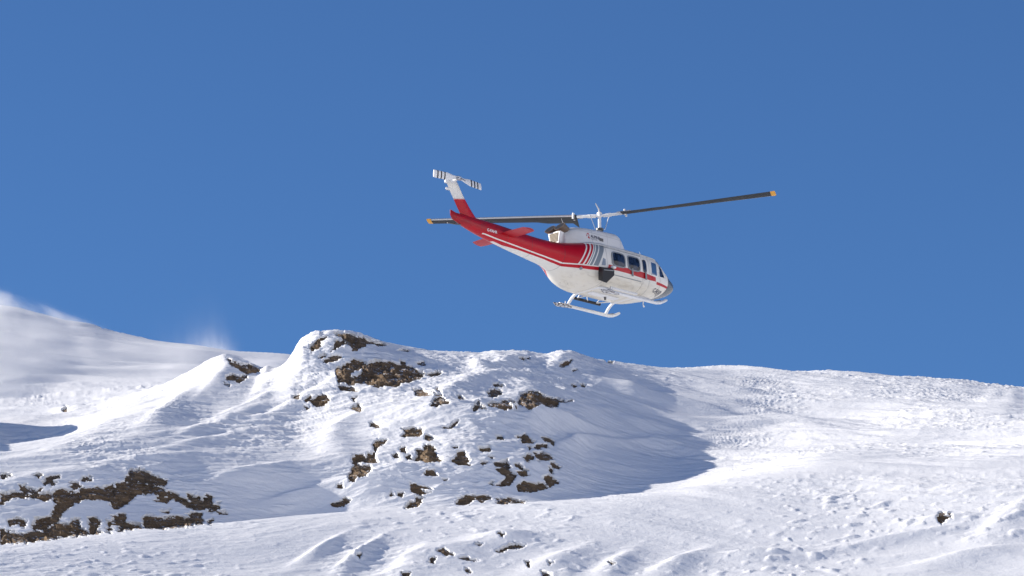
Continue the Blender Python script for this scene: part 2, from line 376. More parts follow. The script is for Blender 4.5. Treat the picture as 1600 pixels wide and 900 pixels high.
ROCKS = [ # crop, polygon(s), material, label
 ('B','220,318 250,330 300,350 370,360 425,385 420,405 380,405 345,415 310,400 290,380 240,360','b','upper slanting brown rock on the small snow mound left of the summit'),
 ('B','210,430 250,412 300,430 345,425 340,445 295,470 260,460 215,450','b','lower brown rock on the small snow mound left of the summit'),
 ('B','200,475 235,480 230,492 205,485','d','tiny dark rock under the two rocks of the left mound'),
 ('B','890,160 940,163 990,168 1060,183 1110,203 1180,218 1228,238 1170,237 1130,222 1090,228 1080,245 1040,250 1035,272 1005,270 1000,240 960,225 930,235 905,252 870,270 890,235 900,205 960,207 935,185 903,180','d','long dark rock rib running along the very top of the summit'),
 ('B','735,240 775,210 810,190 840,184 800,215 805,240 770,262 745,277','b','narrow rock at the left shoulder of the snow plastered summit'),
 ('B','790,315 825,290 847,292 830,310','b','sliver of rock just above the flat brown slab below the summit'),
 ('B','822,337 850,315 900,304 942,308 905,322 870,335 835,344','b','flat brown slab between the summit rib and the large rock face'),
 ('B','900,383 940,365 985,345 1010,322 1060,332 1090,348 1150,328 1220,338 1330,360 1390,380 1452,415 1440,432 1380,457 1310,467 1290,492 1200,487 1150,492 1100,477 1040,472 990,477 920,467 905,430','b','largest brown rock face below the summit with a snow patch in it','990,402 1040,390 1062,372 1070,402 1030,432 990,427'),
 ('B','915,478 960,490 1000,495 1037,522 1000,522 960,515 935,522 915,500','d','ragged dark rock hanging under the left end of the largest rock face'),
 ('B','1458,420 1500,404 1550,400 1557,415 1500,430','d','thin dark rock just right of the tip of the largest rock face'),
 ('B','1280,270 1320,258 1357,265 1340,280','d','small dark rock under the skyline right of the summit rib'),
 ('B','1400,340 1450,343 1455,360 1420,355','d','faint dark chip on the open snow right of the summit'),
 ('B','1300,333 1337,338 1330,352 1305,346','d','dark chip just above the upper edge of the largest rock face'),
 ('B','740,580 780,555 830,543 862,575 830,602 805,622 760,605','b','squat brown rock down the slope left of the largest rock face'),
 ('B','700,572 740,556 738,580 712,590','b','small brown rock touching the left of the squat brown rock'),
 ('B','698,618 738,620 715,642','d','small dark rock below the squat brown rock'),
 ('B','625,555 670,548 665,566 635,568','d','faint dark chip left of the squat brown rock'),
 ('B','985,632 1040,603 1064,625 1052,652 1010,637','d','dark splintered rock below the left end of the largest rock face'),
 ('B','990,567 1030,558 1012,580','d','tiny dark chip above the dark splintered rock'),
 ('B','1110,725 1140,722 1182,745 1150,752 1120,740','d','flat dark chip above the ochre rocks of the lower field'),
 ('B','1310,755 1380,747 1437,762 1440,790 1380,810 1310,803 1345,780','o','ochre brown rock at the upper edge of the lower rock field'),
 ('B','1460,790 1512,810 1500,827 1468,832','d','dark chip right beside the upper ochre brown rock'),
 ('B','1135,850 1160,825 1217,828 1200,850 1160,870 1145,899 1132,880','o','hook shaped brown rock at the left of the lower rock field'),
 ('C','930,205 955,178 1012,167 1000,187 985,205 950,211','b','brown rock on the right shoulder just under the skyline'),
 ('C','1010,232 1047,224 1020,242','d','tiny dark chip below the right shoulder rock'),
 ('C','683,156 750,150 747,163 690,162','d','thin dark line of rock on the snow dome right of the summit'),
 ('C','1013,325 1047,320 1040,337 1020,337','d','left one of two dark pebbles on the open slope under the right shoulder'),
 ('C','1073,320 1102,325 1097,335 1078,332','d','right one of two dark pebbles on the open slope under the right shoulder'),
 ('C','1228,172 1270,180 1262,190 1240,184','d','tiny dark rock sitting on the skyline right of the shoulder'),
 ('C','520,320 550,314 590,328 575,338 530,335','d','flat dark rock above the round brown boulder in mid slope'),
 ('C','485,367 520,348 560,350 577,380 530,400 495,397','b','round brown boulder in mid slope with snow on its top left'),
 ('C','493,437 560,430 600,420 642,445 637,472 590,477 540,462 500,457','b','long brown rock just left of the big double boulder'),
 ('C','620,422 655,423 658,442','d','dark tip of rock between the long brown rock and the big double boulder'),
 ('C','690,380 740,364 800,367 850,390 900,405 960,413 977,432 930,430 922,457 880,467 830,440 790,457 750,480 700,487 653,472 665,440 690,418','b','big double boulder of dark brown rock at the right of the upper slope'),
 ('C','973,410 1017,420 985,428','d','dark flake just right of the big double boulder'),
 ('C','393,472 410,445 430,428 457,455 472,470 440,467 405,487','d','curved dark rock between the small brown rocks and the round boulder'),
 ('C','293,402 315,383 337,412 310,417','d','small dark rock standing alone left of the curved dark rock'),
 ('C','23,355 60,350 120,370 202,380 130,384 80,394 40,387','b','low flat rock running to a point below the tip of the largest rock face'),
 ('C','168,347 180,338 194,364 170,364','d','small dark tooth of rock above the low flat pointed rock'),
 ('C','133,452 160,400 200,398 252,432 237,445 190,447 160,462','d','dark rock with a ragged right end below the low flat pointed rock'),
 ('C','97,630 150,655 122,674 98,660','d','dark shard of rock at the left of the lower rock field'),
 ('C','40,730 90,725 95,700 130,696 162,725 152,740 180,775 202,802 100,803 40,796 18,786 55,770','o','stepped brown boulder widening to its base in the lower rock field'),
 ('C','258,802 290,770 300,740 345,737 352,760 377,795 355,822 290,817','o','brown boulder with a narrow neck in the middle of the lower rock field'),
 ('C','343,822 382,820 375,835','d','dark stone at the foot of the narrow necked boulder'),
 ('C','433,715 500,711 502,740 470,740 440,728','o','pale brown block alone right of the narrow necked boulder'),
 ('C','268,710 300,711 285,722','d','tiny dark chip above the narrow necked boulder'),
 ('C','93,877 110,848 150,862 177,886 150,892 100,887','o','orange tinted rock at the centre of the lower rock field'),
 ('C','828,652 860,649 902,675 900,702 880,687 840,672','d','dark curved rock at the upper right corner of the lower rock field'),
 ('C','778,717 800,694 857,699 860,717 820,717 795,734','d','dark rock just below the curved rock at the upper right corner'),
 ('C','688,640 720,628 750,655 787,680 740,692 700,687','b','spiky brown rock at the top of the right hand rock cluster'),
 ('C','660,645 685,640 690,655 668,656','d','dark chip left of the spiky brown rock'),
 ('C','538,645 575,643 587,667 550,662','d','dark sliver left of the right hand rock cluster'),
 ('C','713,772 740,755 777,765 772,790 740,804 720,792','o','pale brown stone in the middle of the right hand rock cluster'),
 ('C','778,745 830,738 870,765 893,785 850,797 800,792','b','wedge of dark brown rock beside the pale brown stone'),
 ('C','528,812 590,800 608,788 638,835 600,847 545,832','d','jagged dark rock at the left of the right hand rock cluster'),
 ('C','655,818 680,814 742,860 700,862','d','slanting dark rock between jagged rocks of the right hand cluster'),
 ('C','543,852 600,845 630,865 667,885 655,905 640,935 615,960 590,930 600,900','d','tall dark rock column running down the right hand cluster'),
 ('C','668,866 720,859 747,886 700,897','b','flat brown rock on the right of the tall dark column'),
 ('C','875,798 905,805 942,840 930,852 890,830','b','thin brown flake at the far right of the right hand cluster'),
 ('C','868,832 900,850 892,882 873,860','d','thin dark flake under the brown flake at the far right'),
 ('D','270,345 330,343 350,350 362,328 405,328 407,360 422,387 390,394 330,382 268,390','o','broad ochre ledge above the rounded ochre boulder'),
 ('D','263,422 290,400 370,404 384,430 350,467 300,467 270,447','o','rounded ochre boulder at the left of the lower rock field'),
 ('D','243,457 275,438 290,470 282,502 253,502','b','narrow brown rock tucked under the rounded ochre boulder'),
 ('D','553,305 580,298 588,327 558,330','b','small brown stone left of the stepped brown boulder'),
 ('D','508,345 530,333 547,357 520,362','d','dark stone down left of the small brown stone'),
 ('D','590,355 612,345 618,368 598,374','d','small dark stone touching the left foot of the stepped boulder'),
 ('D','178,520 205,516 212,542 183,542','d','small dark stone above the dark streak rock at lower left'),
 ('D','136,637 190,625 225,598 258,615 215,647 165,655','d','dark streak of rock low on the left of the lower slope'),
 ('D','490,587 498,556 514,587','d','small upright dark stone above the sunlit lip of snow'),
 ('D','543,572 570,563 567,592 545,590','d','round dark stone beside the small upright dark stone'),
 ('D','613,515 650,518 745,547 690,541 660,547 737,562 690,582 650,582 617,560','b','layered brown rock with a snow ledge through its middle'),
 ('D','578,662 600,625 645,620 650,593 692,600 670,630 650,652 600,664','o','leaning reddish rock standing on the sunlit lip of snow'),
 ('D','883,637 900,608 940,588 1010,588 1080,586 1093,600 1040,627 1000,605 960,634 900,644','o','long ochre rock lying on the sunlit lip of snow'),
 ('D','1128,605 1200,600 1260,613 1315,626 1230,634 1133,634','o','flat brown rock at the right end of the sunlit lip of snow'),
 ('D','803,182 840,176 865,155 897,140 890,160 850,187','d','thin dark rock alone on the snow above the narrow necked boulder'),
 ('D','1125,520 1160,500 1200,500 1205,525 1150,532','b','brown rock at the lower left foot of the right hand cluster'),
 ('D','1395,470 1440,460 1497,512 1440,532 1418,505','b','rounded brown boulder at the lower right corner of the right hand cluster'),
 ('D','1250,530 1290,498 1340,510 1400,510 1432,540 1380,557 1320,564 1263,560','b','wide brown rock along the bottom of the right hand cluster'),
 ('D','1083,510 1110,505 1105,528','d','dark chip left of the foot of the right hand cluster'),
 ('D','1035,385 1075,388 1045,399','d','thin dark chip between the necked boulder and the right hand cluster'),
 ('D','805,487 832,488 815,497','d','thin dark chip on the shaded snow below the necked boulder'),
 ('D','1080,350 1115,355 1100,370','d','dark chip above the jagged rock of the right hand cluster'),
 ('D','1310,293 1350,300 1325,308','d','dark flake inside the top of the right hand cluster'),
 ('G','752,316 780,311 822,335 790,337','b','brown rock on the near snow hump at the bottom of the picture'),
 ('G','728,350 748,349 737,371 721,366','d','small dark rock under the brown rock on the near snow hump'),
 ('G','915,290 945,289 930,302','b','small brown stone half way up the near snow hump'),
 ('G','998,322 1060,291 1128,295 1112,306 1060,313 1020,326','d','long dark rock on the right part of the near snow hump'),
 ('G','1008,244 1037,252 1025,260','d','dark chip at the top of the near snow hump'),
 ('G','848,350 880,347 928,363 880,361','d','thin slanting rock in the trough of the near snow hump'),
 ('G','608,412 642,411 636,428 608,428','d','dark rock cut by the bottom edge of the picture'),
 ('G','868,393 880,389 897,412 880,412','b','small upright brown rock near the bottom edge of the picture'),
 ('G','1122,364 1142,361 1136,387','d','small dark stone on the snow lumps right of the near hump'),
 ('G','1188,404 1232,420 1238,436 1200,426','d','slanting dark rock near the bottom edge right of the near hump'),
 ('G','1468,365 1497,372 1480,380','d','small dark stone farthest right along the bottom lumps'),
 ('G','1212,361 1242,368 1222,377','d','dark chip between the two small stones of the bottom lumps'),
 ('G','420,335 440,335 432,346','d','dark chip on the small snow hump left of the near hump'),
 ('H','1226,705 1243,691 1287,695 1292,708 1262,713 1247,731 1233,722','b','lone brown boulder on the lit snow at the lower right'),
 ('A','388,748 410,747 414,769 396,771','d','tiny dark rock on the flat snow at the far left'),
]
OUTCROP = [ # slabs of the outcrop at the lower left
 ('785,285 825,228 885,233 945,265 1000,285 1047,305 1030,332 960,337 940,322 870,312 780,307','d'),
 ('0,368 80,368 150,383 240,378 330,373 380,348 440,363 500,372 500,425 430,470 380,520 350,540 330,500 340,470 350,440 330,410 280,432 240,417 140,407 60,412 20,442 0,452','b'),
 ('495,352 560,348 640,343 700,323 725,345 730,470 700,467 690,430 600,422 530,417 490,440','b'),
 ('720,325 790,308 870,312 940,325 1040,363 1100,383 1112,400 1060,422 1040,442 968,422 980,400 1040,395 940,380 860,392 790,442 740,477 715,470','b'),
 ('1060,395 1110,398 1182,430 1168,383 1240,393 1262,420 1288,388 1322,400 1332,450 1377,440 1372,482 1330,482 1250,487 1180,472 1120,442','d'),
 ('0,598 60,623 120,635 180,628 262,618 280,670 200,687 100,694 0,697','o'),
 ('258,622 350,558 430,573 450,543 497,533 492,600 560,622 550,533 600,528 625,560 602,612 640,628 540,642 430,652 370,657 275,672','o'),
 ('195,592 220,538 300,528 345,498 385,515 350,562 260,612','b'),
 ('53,545 120,528 163,560 152,602 120,572 60,582','b'),
 ('668,550 710,543 690,518 780,508 792,560 870,568 882,597 780,617 740,622 745,580 702,570 690,627 668,622','b'),
 ('888,540 920,513 980,528 1020,533 1100,523 1180,523 1190,498 1262,508 1267,577 1150,592 1050,602 898,600','b'),
 ('120,328 152,328 182,345 240,363 250,343 268,350 230,387 150,382 125,360','b'),
 ('208,265 262,264 240,287','d'), ('288,275 370,266 365,292 298,294','d'), ('268,310 300,297 357,305 330,327 275,324','d'),
 ('438,320 490,317 502,340 460,357 444,347','b'), ('503,295 540,273 577,280 570,302 520,304','d'), ('0,260 62,264 74,278 0,292','d'),
 ('1283,487 1332,487 1320,503','b'), ('1358,490 1410,493 1422,513 1370,512','d'), ('1005,490 1060,488 1050,503 1012,503','b'), ('1300,550 1330,548 1325,572 1303,572','b'),
]
def poly_sd(pts, U, V_):                               # signed distance, positive inside
    d = np.full(U.shape, 1e9); ins = np.zeros(U.shape, bool); n = len(pts)
    for i in range(n):
        ax, ay = pts[i]; bx, by = pts[(i+1) % n]; ex, ey = bx-ax, by-ay; l2 = ex*ex+ey*ey+1e-9
        t_ = np.clip(((U-ax)*ex+(V_-ay)*ey)/l2, 0, 1); d = np.minimum(d, np.hypot(U-ax-ex*t_, V_-ay-ey*t_))
        cr = (ay > V_) != (by > V_); xi = ax + (V_-ay)*ex/(ey if abs(ey) > 1e-9 else 1e-9); ins ^= cr & (U < xi)
    return np.where(ins, d, -d)
def jag(U, V_): return 1.9*pn(U*.07+V_*.03, V_*.33-U*.06, 200) + 1.4*pn(U*.16, V_*.7-U*.1, 201) + 0.7*pn(U*.45, V_*1.2, 202)
jobs = []
for r in ROCKS: jobs.append((P2(r[0], r[1]), r[2], r[3], P2(r[0], r[4]) if len(r) > 4 else None, None))
for s_o, mt in OUTCROP: jobs.append((P2('E', s_o), mt, None, None, 'outcrop'))
surfaces = []
for pts, mt, lab, hole, grp in jobs:
    mg = 5; x0, y0 = pts.min(0)-mg; x1, y1 = pts.max(0)+mg
    gsp = 0.8 if (x1-x0)*(y1-y0) < 2500 else 1.1
    nu = max(8, int((x1-x0)/gsp)); nv = max(8, int((y1-y0)/gsp)); us = np.linspace(x0, x1, nu); vs = np.linspace(y1, y0, nv)
    cu = np.linspace(x0, x1, max(4, nu//4)); cv = np.linspace(y1, y0, max(4, nv//4))
    CU, CV = np.meshgrid(cu, cv); Pc = locate_many(CU.ravel(), np.minimum(CV.ravel(), 985)).reshape(len(cv), len(cu), 3)
    # steady the depth so a rock never spans a hidden dip
    md = np.median(Pc[..., 1]); Pc[..., 1] = np.clip(Pc[..., 1], md-3.0, md+3.0)
    def up(a):
        t1 = np.array([np.interp(us, cu, row) for row in a]); return np.array([np.interp(-vs, -cv, t1[:, j]) for j in range(nu)]).T
    surfaces.append((us, vs, np.stack([up(Pc[..., k]) for k in range(3)], -1)))
# lower the snow where rock shows, leaving a rim of snow round each rock
carve = np.zeros_like(Zg)
sel_r = slice(r_lo, int(np.searchsorted(T, 11.0)))
subU, subVV = UUf[sel_r], VVf[sel_r]
for (pts, mt, lab, hole, grp) in jobs:
    x0, y0 = pts.min(0)-6; x1, y1 = pts.max(0)+6
    k = np.nonzero((subU > x0) & (subU < x1) & (subVV > y0) & (subVV < y1))
    if len(k[0]) == 0: continue
    sd = poly_sd(pts, subU[k], subVV[k])
    if hole is not None: sd = np.minimum(sd, -poly_sd(hole, subU[k], subVV[k]))
    sd = sd + jag(subU[k], subVV[k])*(1.7 if grp else 1.0)
    cr = 0.5*sst(sd, -1.2, 1.0)
    full = carve[sel_r]; full[k] = np.maximum(full[k], cr); carve[sel_r] = full
Pg[..., 1] += .85*carve; Pg[..., 2] -= .25*carve
ground.data.vertices.foreach_set('co', Pg.reshape(-1, 3).astype(np.float32).ravel()); ground.data.update()
outcrop = bpy.data.objects.new('rock_outcrop', None); COL.objects.link(outcrop)
tag(outcrop, 'broad banded brown rock outcrop with snow pockets at the lower left of the slope', 'rock outcrop')
oc = Vector(surfaces[len(ROCKS)+3][2][5, 5]); outcrop.location = oc
for ji, (pts, mt, lab, hole, grp) in enumerate(jobs):
    us, vs, Ps = surfaces[ji]; Ug, Vg_ = np.meshgrid(us, vs)
    sd = poly_sd(pts, Ug, Vg_)
    if hole is not None: sd = np.minimum(sd, -poly_sd(hole, Ug, Vg_))
    x, y, z = Ps[..., 0], Ps[..., 1], Ps[..., 2]; sz = min(pts.max(0)-pts.min(0))
    am = min(1.0, .3 + sz/35.0)*(.7 if grp else .85)
    w1 = fbm(x*1.1, z*1.6 + y*.5, 4, 210+ji)
    st = z*2.6 + x*.55 + 1.1*fbm(x*.5, z*.8, 2, 300+ji); fr_ = st-np.floor(st)
    ter = np.minimum(fr_/.8, (1-fr_)/.2)
    st2 = z*6.5 + x*1.6 + 1.3*fbm(x*1.2, z*1.5, 2, 320+ji); f2 = st2-np.floor(st2); ter2 = np.minimum(f2/.7, (1-f2)/.3)
    cell = np.abs(pn(x*1.7+3, z*2.3+y, 230+ji))
    h_ = am*(.20*w1 + .12*(ter-.5) + .07*(ter2-.5) - .03*np.maximum(0, .12-cell)/.12 + .12*fbm(x*1.3+z*1.5, z*7+x*1.8, 4, 240+ji, .6)) + am*.08*sst(sd, 0, 10) - .05
    h_ = np.where(sd < 1.0, np.minimum(h_, .02), h_)
    ed = sst(sd, -4.2, -1.5)                            # outside the outline it dives under the snow
    base_drop = 0.10 + (1-ed)*0.5
    Q = Ps.copy(); Q[..., 1] += .85*base_drop; Q[..., 2] -= .25*base_drop; Q[..., 0] += -.25*h_; Q[..., 1] += -.75*h_; Q[..., 2] += .55*h_
    nv, nu = x.shape; ii = np.arange(nv*nu).reshape(nv, nu)
    qd = np.stack([ii[:-1, :-1], ii[:-1, 1:], ii[1:, 1:], ii[1:, :-1]], -1); keep = (sd[:-1, :-1] > -4.6) | (sd[1:, 1:] > -4.6)
    qd = qd[keep]
    used = np.unique(qd); remap = np.zeros(nv*nu, int); remap[used] = np.arange(len(used)); VQ = Q.reshape(-1, 3)[used]; cen = VQ.mean(0)
    if grp == 'outcrop':
        o = mesh_np('rock_slab', VQ - np.array(oc), remap[qd], RM[mt], outcrop)
    else:
        o = mesh_np('rock', VQ - cen, remap[qd], RM[mt]); o.location = cen
        tag(o, lab, 'rock', TOP)
    o.data.set_sharp_from_angle(angle=R_(32))
# ------------------------------------------------------------------ helicopter
FUS = [ # x, z bottom, z top, z widest, half width, exponent top, exponent bottom
 (3.84,1.10,1.27,1.20,.10,2,2),(3.79,.98,1.36,1.18,.38,2.1,2.1),(3.64,.88,1.42,1.16,.62,2.2,2.2),(3.36,.78,1.46,1.14,.84,2.4,2.3),
 (3.05,.69,1.53,1.12,1.0,2.6,2.4),(2.75,.61,1.74,1.12,1.12,2.8,2.5),(2.4,.52,2.02,1.12,1.20,3.0,2.6),(2.1,.44,2.19,1.14,1.25,3.1,2.7),
 (1.6,.35,2.25,1.16,1.28,3.2,2.8),(0.8,.35,2.27,1.18,1.30,3.2,2.8),(0,.35,2.27,1.18,1.30,3.2,2.8),(-1.0,.35,2.26,1.18,1.30,3.2,2.8),
 (-1.5,.39,2.22,1.2,1.26,3.1,2.7),(-1.9,.47,2.13,1.22,1.19,3.0,2.5),(-2.3,.60,2.05,1.28,1.05,2.9,2.3),(-2.7,.76,2.0,1.36,.86,2.7,2.2),
 (-3.1,.90,1.98,1.44,.69,2.5,2.1),(-3.5,.99,1.98,1.50,.58,2.3,2.1),(-4.1,1.06,2.0,1.56,.49,2.2,2.1),(-5.2,1.20,2.08,1.65,.40,2.1,2.1),
 (-6.2,1.34,2.15,1.75,.33,2.1,2.1),(-7.3,1.54,2.19,1.87,.25,2.1,2.1),(-8.2,1.76,2.22,2.0,.17,2.1,2.1),(-8.5,1.86,2.22,2.05,.11,2,2),(-8.74,1.94,2.29,2.10,.05,2,2),(-8.82,2.06,2.30,2.2,.006,2,2)]
_fx = [f[0] for f in FUS][::-1]
def fpar(x): return [float(catmull1(_fx, [f[k] for f in FUS][::-1], np.array([x]))[0]) for k in range(1, 7)]
_cache = {}
def fp(x):
    k = round(x, 4)
    if k not in _cache: _cache[k] = fpar(k)
    return _cache[k]
def fpt(x, th, off=0.0):
    zb, zt, zc, wd, nt_, nb_ = fp(x); c, s = math.cos(th), math.sin(th); n = nt_ if s >= 0 else nb_
    y = (wd+off)*math.copysign(abs(c)**(2/n), c); hh = (zt-zc+off) if s >= 0 else (zc-zb+off)
    return (x, y, zc + hh*math.copysign(abs(s)**(2/n), s))
def side_y(x, z, sgn=-1, off=0.0):
    zb, zt, zc, wd, nt_, nb_ = fp(x)
    n, hh = (nt_, zt-zc) if z >= zc else (nb_, zc-zb)
    q = min(abs(z-zc)/hh, 0.995); return sgn*(wd*(1-q**n)**(1/n) + off)

heli = bpy.data.objects.new('helicopter', None); COL.objects.link(heli)
Rh = Matrix(((0.6897684402, -0.7232047102, -0.0345607597), (0.7035830099, 0.6582609637, 0.2677003023), (-0.1708521206, -0.2089675833, 0.9628821849)))
heli.matrix_world = (Matrix.Rotation(PITCH, 3, 'X') @ Rh).to_4x4()
heli.location = Matrix.Rotation(PITCH, 3, 'X') @ Vector((3.7271720, 173.2881764, -0.6263409))
tag(heli, 'white and red twin engine helicopter on skids flying above the snowy ridge', 'helicopter')

WHITE = (0.79, 0.77, 0.71); RED = (0.42, 0.004, 0.012); GREY = (0.20, 0.235, 0.26)
def livery(name, fin=False, boom=False):
    b = NB(name); co = b.coord(); s = b.sep(co); x, z = s[0], s[2]; ay = b.math('ABSOLUTE', s[1])
    n1 = b.noise(co, 2.2, 5, 0.6); n2 = b.noise(b.mapping(co, (0.35, 1, 2.2)), 7, 5, 0.65)
    grime_bounce = b.mul(b.sub(1.0, b.step(z, 0.85, 0.25)), b.math('MULTIPLY_ADD', n1, 1.0, .25, clamp=True))  # low grime mixed with painted warm light, as bounced up from snow
    wht = b.mix(grime_bounce, WHITE, (0.75, 0.69, 0.56)); wht = b.mix(b.mul(n2, 0.22), wht, (0.5, 0.49, 0.46))
    red = b.mix(n1, (0.42, 0.0, 0.010), (0.53, 0.003, 0.014))
    if fin:
        line = b.sub(z, b.mul(b.add(x, 8.3), 0.13))
        col = b.mix(b.step(line, 2.80, .006), red, wht)
        col = b.mix(b.band(line, 2.825, 2.835, .004), col, (0.45, 0.02, 0.03))
    else:
        L1 = b.curve(x, [(-9, 1.56), (-7.1, 1.56), (-6.4, 1.46), (-5.27, 1.333), (-3.9, 1.18), (-3.4, 1.11), (-2.99, 1.02), (-2.45, .995), (-2.0, .975), (-1.35, .99), (-1.1, 1.0), (-1.09, 1.17), (-.6, 1.18), (.27, 1.228), (1.11, 1.217), (1.84, 1.142), (1.85, .98), (2.6, .95), (3.2, .93), (4.3, .90)], -9, 4.3, 0, 2)
        L2 = b.curve(x, [(-9, 1.0), (-6.75, 1.40), (-6.5, 1.40), (-6.0, 1.32), (-5.19, 1.255), (-4.3, 1.16), (-3.76, 1.10), (-3.28, 1.02), (-2.93, .935), (-2.4, .88), (-1.96, .845), (-1.32, .85), (-1.1, .86), (-1.09, .99), (-.6, 1.0), (.27, .99), (1.1, .96), (1.84, .965), (1.85, .862), (2.6, .865), (3.2, .86), (4.3, .85)], -9, 4.3, 0, 2)
        bandm = b.mul(b.step(z, L2), b.sub(1.0, b.step(z, L1)))
        aft = b.sub(1.0, b.step(x, -1.15)); nose_end = b.sub(1.0, b.step(x, 2.75, .01))
        gap = b.sub(1.0, b.band(x, 1.82, 1.87, .003))
        pin = b.mul(b.mul(b.step(z, L1), b.sub(1.0, b.step(z, b.add(L1, .038)))), b.mul(aft, b.step(x, -7.0)))
        sl = b.sub(x, b.mul(b.sub(z, 1.03), 0.52))
        upper = b.mul(b.step(z, b.add(L1, .038)), b.sub(1.0, b.step(z, 2.6)))
        r_main = b.sub(1.0, b.step(sl, -2.145))
        w1 = b.band(sl, -2.47, -2.41); w2 = b.band(sl, -2.295, -2.23)
        g1 = b.band(sl, -2.10, -2.06); g2 = b.band(sl, -2.01, -1.90); g3 = b.band(sl, -1.845, -1.61)
        rm = b.mul(b.mul(r_main, b.sub(1.0, b.add(w1, w2))), upper)
        gm = b.mul(b.math('ADD', b.add(g1, g2), g3, clamp=True), b.mul(upper, b.sub(1.0, b.step(z, 1.98, .01))))
        aftred = b.mul(b.step(z, L2), b.sub(1.0, b.step(x, -7.2)))
        allr = b.math('ADD', b.add(b.mul(b.mul(bandm, nose_end), gap), rm), aftred, clamp=True)
        allr = b.mul(allr, b.sub(1.0, pin))
        allr = b.mul(allr, b.sub(1.0, b.mul(b.step(x, -3.3), b.step(z, 2.03, .01))))
        col = b.mix(allr, wht, red); col = b.mix(gm, col, GREY)
        # black nose cone
        nz = b.add(x, b.mul(b.sub(z, 0.9), -0.15))
        col = b.mix(b.step(nz, 2.72, .01), col, b.mix(n1, (0.045, 0.06, 0.075), (0.09, 0.11, 0.12)))
        # hydraulic streaks and spots under the belly
        v = b.n('ShaderNodeTexVoronoi', feature='F1'); b.put(v.inputs['Vector'], co); v.inputs['Scale'].default_value = 3.6
        nn = b.noise(co, 0.9, 2)
        spot = b.mul(b.mul(b.sub(1.0, b.step(v.outputs['Distance'], 0.085, .02)), b.step(nn, 0.5, .03)), b.mul(b.sub(1.0, b.step(z, 0.75, .1)), b.sub(1.0, b.step(x, 0.2, .5))))
        col = b.mix(b.mul(spot, 0.85), col, (0.06, 0.05, 0.04))
        n5 = b.noise(b.mapping(co, (.5, 1, 1.6)), 3.5, 6, .7, .8)
        smear = b.mul(b.step(n5, .57, .06), b.mul(b.sub(1.0, b.step(z, 0.95, .3)), b.band(x, -2.6, 1.2, .5)))
        col = b.mix(b.mul(smear, 0.24), col, (0.30, 0.24, 0.15))
        sootb = b.mul(b.mul(b.step(z, 1.75, .2), b.sub(1.0, b.step(x, -2.4, .3))), b.step(n5, .46, .12))
        col = b.mix(b.mul(sootb, 0.45), col, (0.07, 0.03, 0.03))
        # panel seams
        seam = 0.0
        for q in (-1.13, 1.02, 1.43, 2.12): seam = b.add(b.band(x, q-.008, q+.008, .003), seam)
        for q in (-3.0, -4.6, -5.9, -7.3): seam = b.add(b.band(x, q-.008, q+.008, .003), seam)
        col = b.mix(b.math('MULTIPLY', seam, 0.65, clamp=True), col, (0.05, 0.05, 0.05))
    return b.bsdf(col, 0.32, bump=b.add(b.mul(n1, .6), b.mul(n2, .4)), bstr=0.12, bdist=0.02, **{'Coat Weight': 0.08, 'Coat Roughness': 0.15, 'Specular IOR Level': 0.3})
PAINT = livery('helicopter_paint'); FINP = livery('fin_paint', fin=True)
def white_mat():
    b = NB('cowling_white'); co = b.coord(); n1 = b.noise(co, 2.5, 5, .6); n2 = b.noise(b.mapping(co, (.4, 1, 2)), 6, 5, .6)
    s = b.sep(co)
    soot = b.mul(b.sub(1.0, b.step(s[0], -1.9, .7)), n2)
    col = b.mix(n1, (0.66, 0.66, 0.65), (0.76, 0.755, 0.74)); col = b.mix(b.mul(soot, .6), col, (0.42, 0.36, 0.28))
    seam = 0.0
    for q in (-1.25, -.35, .52): seam = b.add(b.band(s[0], q-.008, q+.008, .003), seam)
    seam = b.add(b.band(s[2], 2.60, 2.615, .003), seam)
    col = b.mix(b.math('MULTIPLY', seam, 0.4, clamp=True), col, (0.08, 0.08, 0.08))
    return b.bsdf(col, 0.35, bump=n1, bstr=.1, bdist=.02, **{'Coat Weight': 0.2})
WHM = white_mat()
WHT = simple('white_enamel', (0.76, 0.76, 0.75), 0.35)
REDM = simple('red_enamel', (0.44, 0.02, 0.03), 0.42)
BLK = simple('matt_black', (0.012, 0.012, 0.014), 0.55)
STEEL = simple('dark_steel', (0.12, 0.12, 0.12), 0.4, 0.7)
ALU = simple('bare_aluminium', (0.52, 0.53, 0.54), 0.35, 0.8)
SOOT = simple('sooted_exhaust', (0.16, 0.12, 0.09), 0.6, 0.4, var=.4)
GRILLM = simple('tan_grille', (0.13, 0.10, 0.06), 0.6, var=.3, scale=20)
GRYM = simple('grey_trim', (0.25, 0.27, 0.28), 0.45)
BLADE = simple('rotor_blade_grey', (0.03, 0.033, 0.036), 0.75, var=.2, scale=1.5)
YEL = simple('yellow_tip', (0.75, 0.36, 0.03), 0.5)
GLASS = NB('tinted_glass'); _gn = GLASS.noise(GLASS.mapping(GLASS.coord(), (2.2, 1, 1.4)), 2.6, 3, .5); GLASS = GLASS.bsdf(GLASS.ramp(_gn, [(.42, (0.004, 0.007, 0.016)), (.58, (0.02, 0.035, 0.075))]), 0.05, **{'Specular IOR Level': 0.3})
SKYG = NB('sky_blue_pane'); SKYG = SKYG.bsdf((0.055, 0.12, 0.24), 0.03, **{'Specular IOR Level': 0.9})  # opaque pane, blue of the sky beyond painted into its colour

def skin_piece(name, x0, x1, nx, mat):
    xs = [x0 + (x1-x0)*i/nx for i in range(nx+1)]
    m = MB().loft([[fpt(x, 2*math.pi*j/72) for j in range(72)] for x in xs], cap=True)
    return m.build(name, mat, heli, ang=60)
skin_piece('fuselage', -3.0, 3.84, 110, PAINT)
skin_piece('tail_boom', -8.82, -3.0, 60, PAINT)

